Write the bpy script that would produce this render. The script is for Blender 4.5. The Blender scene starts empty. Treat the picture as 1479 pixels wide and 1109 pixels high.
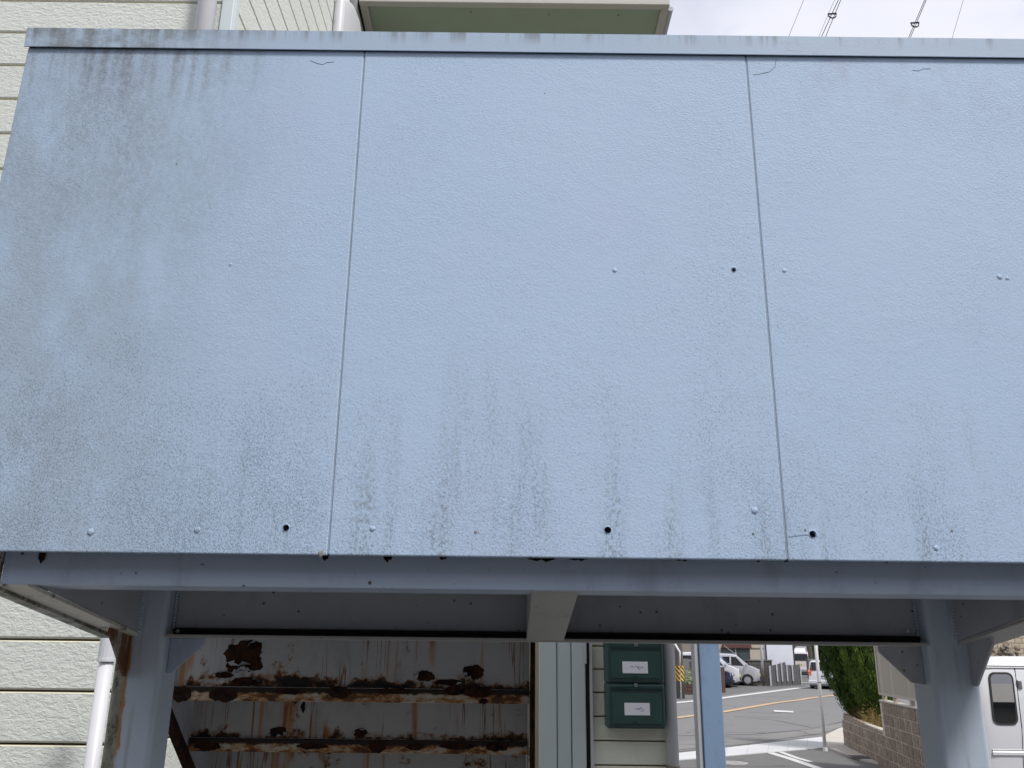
import bpy, bmesh, math, random
from mathutils import Vector, Matrix, noise as mnoise
R = math.radians
rng = random.Random(7)
S = bpy.context.scene
COL = S.collection

# ------------------------------------------------------------------ camera
F, PITCH, ROLL, HC = 1248.0, R(17.37), 0.0113, 1.85
cd = bpy.data.cameras.new('camera'); cam = bpy.data.objects.new('camera', cd); COL.objects.link(cam)
cd.sensor_fit = 'HORIZONTAL'; cd.sensor_width = 36.0; cd.lens = 36.0 * F / 1479.0
cd.clip_start = 0.05; cd.clip_end = 2000
cam.location = (0, 0, HC)
cam.rotation_euler = (Matrix.Rotation(R(90) + PITCH, 4, 'X') @ Matrix.Rotation(ROLL, 4, 'Z')).to_euler()
S.camera = cam

# ------------------------------------------------------------------ light
SUN_EL, SUN_AZ = R(54), R(134)      # azimuth clockwise from +Y: the sun stands behind the camera, a little to the right
W = bpy.data.worlds.new('World'); S.world = W; W.use_nodes = True
nt = W.node_tree; nt.nodes.clear()
wout = nt.nodes.new('ShaderNodeOutputWorld')
sky = nt.nodes.new('ShaderNodeTexSky'); sky.sky_type = 'NISHITA'; sky.sun_disc = False
sky.sun_elevation = SUN_EL; sky.sun_rotation = SUN_AZ
bg1 = nt.nodes.new('ShaderNodeBackground'); bg1.inputs[1].default_value = 0.09
nt.links.new(sky.outputs[0], bg1.inputs[0])
bg2 = nt.nodes.new('ShaderNodeBackground'); bg2.inputs[1].default_value = 0.64
tcw = nt.nodes.new('ShaderNodeTexCoord')
mpw = nt.nodes.new('ShaderNodeMapping'); mpw.inputs['Scale'].default_value = (1, 1, 2.2)
nt.links.new(tcw.outputs['Generated'], mpw.inputs[0])
nzw = nt.nodes.new('ShaderNodeTexNoise'); nzw.inputs['Scale'].default_value = 3.2; nzw.inputs['Detail'].default_value = 5
nt.links.new(mpw.outputs[0], nzw.inputs['Vector'])
crw = nt.nodes.new('ShaderNodeValToRGB')
crw.color_ramp.elements[0].position = .3; crw.color_ramp.elements[0].color = (.80, .82, .94, 1)
crw.color_ramp.elements[1].position = .68; crw.color_ramp.elements[1].color = (.93, .93, .985, 1)
nt.links.new(nzw.outputs[0], crw.inputs[0]); nt.links.new(crw.outputs[0], bg2.inputs[0])
cvw = nt.nodes.new('ShaderNodeValToRGB')
cvw.color_ramp.elements[0].position = .22; cvw.color_ramp.elements[0].color = (.55,)*3 + (1,)
cvw.color_ramp.elements[1].position = .46; cvw.color_ramp.elements[1].color = (.96,)*3 + (1,)
nt.links.new(nzw.outputs[0], cvw.inputs[0])
mxw = nt.nodes.new('ShaderNodeMixShader')
nt.links.new(cvw.outputs[0], mxw.inputs[0]); nt.links.new(bg1.outputs[0], mxw.inputs[1]); nt.links.new(bg2.outputs[0], mxw.inputs[2])
nt.links.new(mxw.outputs[0], wout.inputs[0])

sd = bpy.data.lights.new('sun', 'SUN'); sd.energy = 2.1; sd.angle = R(10); sd.color = (1.0, .97, .93)
sun = bpy.data.objects.new('sun', sd); COL.objects.link(sun)
dirv = Vector((math.sin(SUN_AZ) * math.cos(SUN_EL), math.cos(SUN_AZ) * math.cos(SUN_EL), math.sin(SUN_EL)))
sun.rotation_euler = dirv.to_track_quat('Z', 'Y').to_euler(); sun.location = dirv * 60

vs = S.view_settings; vs.view_transform = 'Standard'; vs.look = 'None'; vs.gamma = 1; vs.use_curve_mapping = False
vs.exposure = 0.73

# ------------------------------------------------------------------ measuring
_c, _s = math.cos(ROLL), math.sin(ROLL)
FW = Vector((0, math.cos(PITCH), math.sin(PITCH))); UP = Vector((0, -math.sin(PITCH), math.cos(PITCH)))
def gz(y):                          # the street rises gently beyond the near lane
    return 0.015 * max(0.0, y - 42.0)
def ray(px, py):
    u = (px - 739.5) / F; v = (py - 554.5) / F
    return FW + Vector((1, 0, 0)) * (u * _c + v * _s) - UP * (-u * _s + v * _c)
def at(px, py, X=None, Y=None, Z=None):
    d = ray(px, py)
    t = Y / d.y if Y is not None else ((Z - HC) / d.z if Z is not None else X / d.x)
    return Vector((0, 0, HC)) + d * t
def gr(px, py):                     # where that ray meets the ground
    d = ray(px, py)
    p = Vector((0, 0, HC)) + d * (-HC / d.z)
    if p.y > 42:
        t = -(HC + .015 * 42) / (d.z - .015 * d.y)
        p = Vector((0, 0, HC)) + d * t
    return p

# ------------------------------------------------------------------ node helpers
class NT:
    def __init__(s, name, rough=.6, metal=0., spec=.5):
        s.m = bpy.data.materials.new(name); s.m.use_nodes = True
        s.t = s.m.node_tree; s.t.nodes.clear()
        s.o = s.N('ShaderNodeOutputMaterial'); s.b = s.N('ShaderNodeBsdfPrincipled')
        s.t.links.new(s.b.outputs[0], s.o.inputs[0])
        s.b.inputs['Roughness'].default_value = rough; s.b.inputs['Metallic'].default_value = metal
        s.b.inputs['Specular IOR Level'].default_value = spec
        g = s.N('ShaderNodeNewGeometry'); s.pos = g.outputs['Position']; s.nrm = g.outputs['Normal']
        tc = s.N('ShaderNodeTexCoord'); s.obj = tc.outputs['Object']
    def N(s, k): return s.t.nodes.new(k)
    def inp(s, sock, v):
        if hasattr(v, 'is_output'): s.t.links.new(v, sock)
        elif isinstance(v, (tuple, list)) and len(v) == 3 and sock.type == 'RGBA': sock.default_value = tuple(v) + (1,)
        else: sock.default_value = v
    def math(s, op, a, b=0., clamp=False):
        n = s.N('ShaderNodeMath'); n.operation = op; n.use_clamp = clamp
        s.inp(n.inputs[0], a); s.inp(n.inputs[1], b); return n.outputs[0]
    def mul(s, a, b): return s.math('MULTIPLY', a, b)
    def add(s, a, b): return s.math('ADD', a, b)
    def sub(s, a, b): return s.math('SUBTRACT', a, b)
    def rng(s, v, a, b, c=0., d=1., smooth=True):
        n = s.N('ShaderNodeMapRange'); n.interpolation_type = 'SMOOTHSTEP' if smooth else 'LINEAR'
        s.inp(n.inputs[0], v)
        if b < a: a, b, c, d = b, a, d, c
        n.inputs[1].default_value = a; n.inputs[2].default_value = b; n.inputs[3].default_value = c; n.inputs[4].default_value = d
        return n.outputs[0]
    def xyz(s, v):
        n = s.N('ShaderNodeSeparateXYZ'); s.inp(n.inputs[0], v); return n.outputs
    def vec(s, v, sc, off=(0, 0, 0)):
        n = s.N('ShaderNodeMapping'); s.inp(n.inputs[0], v); n.inputs['Scale'].default_value = sc; n.inputs['Location'].default_value = off
        return n.outputs[0]
    def noise(s, v, scale=1., detail=2., rough=.5, dist=0.):
        n = s.N('ShaderNodeTexNoise'); s.inp(n.inputs['Vector'], v); n.inputs['Scale'].default_value = scale
        n.inputs['Detail'].default_value = detail; n.inputs['Roughness'].default_value = rough; n.inputs['Distortion'].default_value = dist
        return n.outputs[0]
    def voro(s, v, scale=1., feat='F1', rand=1.):
        n = s.N('ShaderNodeTexVoronoi'); s.inp(n.inputs['Vector'], v); n.inputs['Scale'].default_value = scale; n.feature = feat
        n.inputs['Randomness'].default_value = rand; return n.outputs[0]
    def mix(s, f, a, b):
        n = s.N('ShaderNodeMix'); n.data_type = 'RGBA'
        s.inp(n.inputs[0], f); s.inp(n.inputs[6], a); s.inp(n.inputs[7], b); return n.outputs[2]
    def rand(s):
        return s.N('ShaderNodeObjectInfo').outputs['Random']
    def color(s, c): s.inp(s.b.inputs['Base Color'], c); return s
    def rough(s, r): s.inp(s.b.inputs['Roughness'], r); return s
    def bump(s, h, strength=.5, dist=.002, prev=None):
        n = s.N('ShaderNodeBump'); n.inputs['Strength'].default_value = strength; n.inputs['Distance'].default_value = dist
        s.inp(n.inputs['Height'], h)
        if prev is not None: s.inp(n.inputs['Normal'], prev)
        s.t.links.new(n.outputs[0], s.b.inputs['Normal']); return n.outputs[0]

def simple(name, c, rough=.6, metal=0., var=.12, scale=8., bump=0., spec=.5, emit=None, coat=0.):
    n = NT(name, rough, metal, spec)
    f = n.noise(n.pos, scale, 4, .6)
    n.color(n.mix(f, tuple(x * (1 - var) for x in c), tuple(min(1, x * (1 + var)) for x in c)))
    if bump: n.bump(n.noise(n.pos, scale * 12, 3), .4, bump)
    if emit: n.b.inputs['Emission Color'].default_value = tuple(emit[:3]) + (1,); n.b.inputs['Emission Strength'].default_value = emit[3]
    if coat: n.b.inputs['Coat Weight'].default_value = coat; n.b.inputs['Coat Roughness'].default_value = .06
    return n.m

# ------------------------------------------------------------------ materials
PAINT = (.435, .525, .665)
def mat_panel():
    n = NT('stucco_paint', .62, spec=.3)
    x, y, z = n.xyz(n.pos)
    lo = n.noise(n.pos, 1.7, 4, .6)
    base = n.mix(lo, (.40, .528, .695), (.452, .575, .745))
    lo2 = n.noise(n.vec(n.pos, (1, 1, 1), (9, 3, 4)), 2.6, 4, .65)
    base = n.mix(n.rng(lo2, .5, .72, 0, .3), base, (.45, .50, .70))
    # dark algae stain running down from the coping at the left end
    drip = n.noise(n.vec(n.pos, (13, 1, 1.1)), 1, 4, .6)
    blot = n.noise(n.vec(n.pos, (7, 7, 4)), 1, 5, .7)
    left = n.mul(n.rng(x, -.42, -.92), n.rng(z, 2.25, 3.05))
    left = n.mul(left, n.rng(n.add(n.mul(drip, .45), n.mul(blot, .65)), .24, .80))
    topl = n.mul(n.mul(n.rng(x, -.45, -.85), n.rng(z, 3.02, 3.215)), n.rng(n.noise(n.vec(n.pos, (34, 1, 2.2)), 1, 3), .40, .66))
    gm = n.noise(n.vec(n.pos, (95, 1, 70)), 1, 4, .7)
    left = n.mul(left, n.rng(gm, .34, .62, .25, 1))
    wide = n.mul(n.rng(x, -.30, -1.05), n.rng(blot, .25, .6, .35, 1))
    base = n.mix(n.mul(wide, .40), base, (.28, .335, .40))
    c = n.mix(n.mul(left, .66), base, (.215, .26, .285))
    topl = n.mul(topl, n.rng(gm, .30, .6, .4, 1))
    c = n.mix(n.mul(topl, .66), c, (.15, .155, .165))
    topr = n.mul(n.mul(n.rng(x, .35, .7), n.rng(z, 2.95, 3.2)), n.rng(blot, .42, .7))
    c = n.mix(n.mul(topr, .36), c, (.33, .34, .43))
    leftlow = n.mul(n.mul(n.rng(x, -.6, -1.1), n.rng(z, 3.0, 2.2)), n.rng(blot, .3, .7))
    c = n.mix(n.mul(leftlow, .42), c, (.29, .345, .375))
    # grime streaks rising from the bottom edge
    st = n.noise(n.vec(n.pos, (17, 1, 1.7)), 1, 4, .62)
    wst = n.noise(n.vec(n.pos, (5, 1, .6), (2, 0, 5)), 1, 3)
    low = n.mul(n.rng(n.add(z, n.mul(n.sub(wst, .5), -.5)), 2.42, 2.06), n.rng(n.add(st, n.rng(z, 2.3, 2.04, 0, .06)), .50, .72))
    gr_ = n.noise(n.vec(n.pos, (190, 1, 120)), 1, 4, .75)
    low = n.mul(low, n.rng(gr_, .44, .62, .04, 1))
    c = n.mix(n.mul(low, .78), c, (.215, .26, .30))
    # pitted specks, denser in grimy patches
    pat = n.noise(n.vec(n.pos, (3.3, 3, 2.2), (5, 0, 2)), 1, 4, .62)
    dens = n.add(n.add(n.sub(n.mul(pat, .34), .075), n.rng(z, 2.75, 2.08, 0, .10)), n.rng(x, -.2, -1.1, 0, .05))
    sp = n.noise(n.vec(n.pos, (330, 1, 400)), 1, 3, .7)
    spm = n.rng(n.add(sp, dens), .735, .815)
    c = n.mix(n.mul(spm, .56), c, (.12, .15, .19))
    n.color(c)
    w1 = n.noise(n.vec(n.pos, (165, 1, 260)), 1, 4, .65, .4)
    rg = n.rng(n.noise(n.vec(n.pos, (2.2, 1, 3), (3, 1, 8)), 1, 4, .6), .35, .65, .45, 1)
    w2 = n.noise(n.vec(n.pos, (30, 1, 55)), 1, 2, .5)
    h = n.mul(n.add(n.mul(w1, 1.), n.mul(w2, .35)), rg)
    h = n.sub(h, n.mul(spm, .15))
    n.bump(h, .62, .0022)
    return n.m
def mat_coping():
    n = NT('coping_paint', .5, spec=.4)
    x, y, z = n.xyz(n.pos)
    base = n.mix(n.noise(n.pos, 3, 4), (.40, .50, .63), (.45, .56, .71))
    st = n.noise(n.vec(n.pos, (40, 1, 2)), 1, 4, .6)
    bl = n.noise(n.vec(n.pos, (13, 1, 20)), 1, 7, .75)
    m = n.mul(n.rng(x, -.55, -.92), n.rng(n.add(n.mul(bl, .75), n.mul(st, .3)), .36, .62))
    m2 = n.mul(n.rng(z, 3.235, 3.275), n.rng(n.add(st, n.rng(x, .3, -.5, 0, .1)), .5, .72))
    m3 = n.mul(n.mul(n.rng(x, .5, .62), n.rng(x, 1.05, .7)), n.rng(bl, .5, .7))
    c = n.mix(n.mul(m, .72), base, (.135, .145, .125))
    c = n.mix(n.mul(m2, .6), c, (.14, .15, .15))
    c = n.mix(n.mul(m3, .5), c, (.19, .23, .25))
    n.color(c); n.bump(n.noise(n.pos, 120, 3), .25, .001)
    return n.m
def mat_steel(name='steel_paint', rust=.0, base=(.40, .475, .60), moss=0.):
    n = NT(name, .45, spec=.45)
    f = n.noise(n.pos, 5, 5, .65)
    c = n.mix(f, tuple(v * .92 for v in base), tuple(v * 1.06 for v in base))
    d = n.noise(n.vec(n.pos, (1, 1, .5), (3, 1, 0)), 9, 5, .7)
    c = n.mix(n.rng(d, .48, .74, 0, .45), c, tuple(v * .52 for v in base))
    dots = n.voro(n.pos, 26); dn = n.noise(n.pos, 4, 3)
    c = n.mix(n.mul(n.rng(dots, .13, .06), n.rng(dn, .46, .6)), c, (.07, .055, .05))
    ch = n.noise(n.pos, 42, 5, .75)
    c = n.mix(n.mul(n.rng(ch, .665, .70), .8), c, (.06, .045, .045))
    if rust:
        rn = n.noise(n.vec(n.pos, (14, 14, 9)), 1, 5, .7)
        rm = n.rng(rn, .62 - rust, .70 - rust)
        c = n.mix(rm, c, n.mix(n.noise(n.pos, 60, 3), (.055, .022, .012), (.20, .075, .022)))
    if moss:
        mn = n.noise(n.vec(n.pos, (16, 16, 12)), 1, 5, .7)
        c = n.mix(n.rng(mn, .60 - moss, .76 - moss), c, n.mix(n.noise(n.pos, 90, 2), (.05, .05, .03), (.14, .14, .08)))
    n.color(c); n.bump(n.add(n.noise(n.pos, 160, 3), n.mul(ch, .5)), .25, .0012)
    return n.m
def mat_column(cx, mossy):
    n = NT('column_paint', .42, spec=.5)
    x, y, z = n.xyz(n.pos)
    base = n.mix(n.noise(n.pos, 4, 4), (.43, .505, .59), (.49, .57, .665))
    c = n.mix(n.rng(n.noise(n.vec(n.pos, (10, 10, 2)), 1, 5, .7), .56, .75, 0, .4), base, (.25, .27, .28))
    st = n.mul(n.rng(n.math('ABSOLUTE', n.sub(x, cx + .004)), .010, .0), n.rng(n.noise(n.vec(n.pos, (30, 30, 5)), 1, 3), .4, .6))
    c = n.mix(n.mul(st, .4), c, (.20, .15, .09))
    if mossy:
        wob = n.mul(n.sub(n.noise(n.vec(n.pos, (40, 1, 16)), 1, 4, .7), .5), .028)
        xx = n.add(x, wob)
        pale = n.rng(xx, cx - .022, cx - .030)
        c = n.mix(pale, c, n.mix(n.noise(n.vec(n.pos, (50, 50, 30)), 1, 5, .75), (.07, .075, .055), (.46, .45, .39)))
        ms = n.mul(pale, n.rng(n.noise(n.vec(n.pos, (38, 38, 26), (2, 1, 0)), 1, 6, .75), .46, .60))
        c = n.mix(n.mul(ms, .85), c, (.055, .06, .035))
        ru = n.mul(n.rng(xx, cx - .034, cx - .027), n.rng(xx, cx - .016, cx - .022))
        c = n.mix(n.mul(ru, n.rng(n.noise(n.vec(n.pos, (20, 1, 9)), 1, 3), .32, .5)), c, (.36, .20, .075))
    n.color(c); n.bump(n.noise(n.pos, 130, 3), .25, .001)
    return n.m
def mat_riser():
    n = NT('rusty_riser_paint', .6, spec=.3)
    x, y, z = n.xyz(n.obj)          # origin on the lower edge of the riser
    base = n.mix(n.noise(n.pos, 7, 5, .7), (.33, .34, .345), (.45, .455, .46))
    wr = n.noise(n.vec(n.pos, (20, 20, 90)), 1, 4, .6)
    base = n.mix(n.rng(n.noise(n.vec(n.pos, (9, 9, 4), (1, 2, 3)), 1, 5, .7), .5, .75, 0, .5), base, (.22, .222, .225))
    # drips: soft wide ones with a dark thread in the middle
    s3 = n.noise(n.vec(n.pos, (21, 21, .9), (7, 2, 0)), 1, 2.5, .6)
    fade = n.noise(n.vec(n.pos, (6, 6, 4), (1, 5, 0)), 1, 2)
    wide = n.mul(n.rng(s3, .555, .63), n.rng(fade, .42, .54))
    c = n.mix(n.mul(wide, .80), base, (.36, .165, .042))
    c = n.mix(n.mul(n.mul(n.rng(s3, .635, .67), n.rng(fade, .44, .54)), .7), c, (.16, .055, .016))
    s1 = n.noise(n.vec(n.pos, (26, 26, .8)), 1, 2.5, .6)
    thin = n.rng(n.math('ABSOLUTE', n.sub(s1, .5)), .018, .004)
    c = n.mix(n.mul(n.mul(thin, n.rng(n.noise(n.vec(n.pos, (5, 5, 3.2), (4, 0, 1)), 1, 2), .46, .56)), .85), c, (.16, .06, .018))
    # graded rust: halo, crust, black core, thickest along the lower edge
    bl = n.noise(n.vec(n.pos, (13, 13, 15), (2, 2, 2)), 1, 9, .68)
    big = n.noise(n.vec(n.pos, (4.5, 4.5, 6), (6, 1, 2)), 1, 2)
    v = n.add(n.add(n.mul(bl, .8), n.mul(big, .35)), n.rng(z, .055, -.004, 0, .20, False))
    v = n.add(v, n.rng(z, .285, .35, 0, .10, False))
    crust = n.mix(n.rng(n.noise(n.pos, 85, 4, .7), .35, .65), (.018, .010, .007), (.16, .06, .017))
    c = n.mix(n.rng(v, .665, .72, 0, .75), c, (.30, .155, .055))
    c = n.mix(n.rng(v, .710, .735), c, crust)
    c = n.mix(n.rng(v, .750, .785), c, (.010, .007, .006))
    n.color(c); n.bump(n.add(n.mul(wr, .6), n.rng(v, .66, .74)), .6, .004)
    return n.m
def mat_lip():
    n = NT('rusty_lip_paint', .6, spec=.3)
    x, y, z = n.xyz(n.obj)
    base = n.mix(n.noise(n.pos, 12, 4), (.36, .32, .26), (.50, .45, .37))
    a = n.noise(n.vec(n.pos, (11, 11, 26)), 1, 6, .72)
    c = n.mix(n.rng(a, .42, .52), base, (.33, .17, .055))
    c = n.mix(n.rng(a, .50, .58), c, n.mix(n.noise(n.pos, 80, 3), (.035, .015, .01), (.15, .055, .018)))
    c = n.mix(n.rng(n.add(z, n.mul(n.sub(n.noise(n.vec(n.pos, (40, 1, 20)), 1, 4), .5), .022)), .000, .009), c, (.018, .010, .008))
    n.color(c); n.bump(a, .7, .004)
    return n.m
def mat_rust():
    n = NT('flaking_rust', .85, spec=.15)
    a = n.noise(n.vec(n.pos, (30, 30, 30)), 1, 6, .75)
    n.color(n.mix(n.rng(a, .35, .68), (.006, .005, .005), (.055, .020, .009)))
    n.bump(a, .8, .006); return n.m
def mat_siding(name, a, b, bscale, bstr, dirt=.25):
    n = NT(name, .7, spec=.25)
    r = n.rand()
    c = n.mix(n.noise(n.pos, 2.3, 4, .6), a, b)
    c = n.mix(n.mul(n.rng(n.noise(n.vec(n.pos, (9, 9, 1.5)), 1, 5, .65), .5, .8), dirt), c, (.40, .39, .32))
    c = n.mix(n.mul(r, .10), c, (.55, .55, .50))
    n.color(c)
    w = n.noise(n.vec(n.pos, (bscale, bscale, bscale * 1.8)), 1, 4, .6, .5)
    n.bump(n.rng(w, .32, .68, 0, 1), bstr, .006)
    return n.m
def mat_asphalt(name, c0, c1):
    n = NT(name, .85, spec=.3)
    a = n.noise(n.pos, .22, 5, .65); b = n.noise(n.pos, 40, 3, .7)
    c = n.mix(a, c0, c1)
    c = n.mix(n.rng(n.noise(n.vec(n.pos, (1, .35, 1)), 1.1, 5, .7), .56, .8, 0, .35), c, tuple(v * .55 for v in c0))
    c = n.mix(n.rng(b, .3, .7, 0, .25), c, tuple(v * 1.5 for v in c1))
    c = n.mix(n.mul(n.rng(n.math('ABSOLUTE', n.sub(n.noise(n.vec(n.pos, (.12, .3, 1)), 1, 3), .5)), .006, .001), .45), c, tuple(v * .4 for v in c0))
    n.color(c); n.bump(b, .4, .006); return n.m
def mat_line(name, c):
    n = NT(name, .7, spec=.3)
    w = n.noise(n.vec(n.pos, (6, 2.4, 1)), 1, 6, .75)
    n.color(n.mix(n.rng(w, .60, .68), n.mix(n.noise(n.pos, 3, 3), c, tuple(v * .85 for v in c)), (.16, .16, .16))); return n.m
def mat_block():
    n = NT('split_block', .9, spec=.15)
    r = n.rand()
    c = n.mix(r, (.30, .245, .20), (.40, .34, .285))
    a = n.noise(n.pos, 22, 6, .75)
    c = n.mix(n.rng(a, .34, .62), (.16, .12, .09), c)
    c = n.mix(n.rng(n.noise(n.vec(n.pos, (3, 3, 6)), 1, 5, .7), .58, .72, 0, .5), c, (.34, .31, .26))
    n.color(c); n.bump(a, 1., .03); return n.m
def mat_leaf(name, dark, light, scale):
    n = NT(name, .75, spec=.2)
    a = n.noise(n.pos, scale, 4, .65); b = n.noise(n.pos, scale * 6, 2)
    c = n.mix(n.rng(a, .34, .66), dark, light)
    n.color(n.mix(n.rng(b, .3, .7, 0, .5), c, tuple(v * 1.35 for v in light)))
    return n.m
def mat_tiles():
    n = NT('tan_tile_wall', .8, spec=.2)
    br = n.N('ShaderNodeTexBrick'); br.inputs['Scale'].default_value = 1.0
    sw = n.N('ShaderNodeCombineXYZ'); x, y, z = n.xyz(n.pos); n.inp(sw.inputs[0], x); n.inp(sw.inputs[1], z)
    n.inp(br.inputs['Vector'], sw.outputs[0])
    br.inputs['Color1'].default_value = (.46, .39, .29, 1); br.inputs['Color2'].default_value = (.56, .49, .38, 1); br.inputs['Mortar'].default_value = (.22, .19, .15, 1)
    br.inputs['Mortar Size'].default_value = .008; br.inputs['Brick Width'].default_value = .11; br.inputs['Row Height'].default_value = .075; br.inputs['Mortar Smooth'].default_value = .3
    n.color(n.mix(n.rng(n.noise(n.pos, 2, 4), .4, .7, 0, .3), br.outputs[0], (.32, .28, .22)))
    n.bump(br.outputs['Fac'], -.6, .01); return n.m
def mat_glass(name, c=(.012, .015, .018), rough=.05, sp=.4, ior=1.45):
    n = NT(name, rough, spec=sp)
    n.color(n.mix(n.noise(n.pos, 1.2, 2), tuple(v * .6 for v in c), tuple(v * 1.5 for v in c)))
    n.b.inputs['IOR'].default_value = ior
    return n.m

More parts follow.
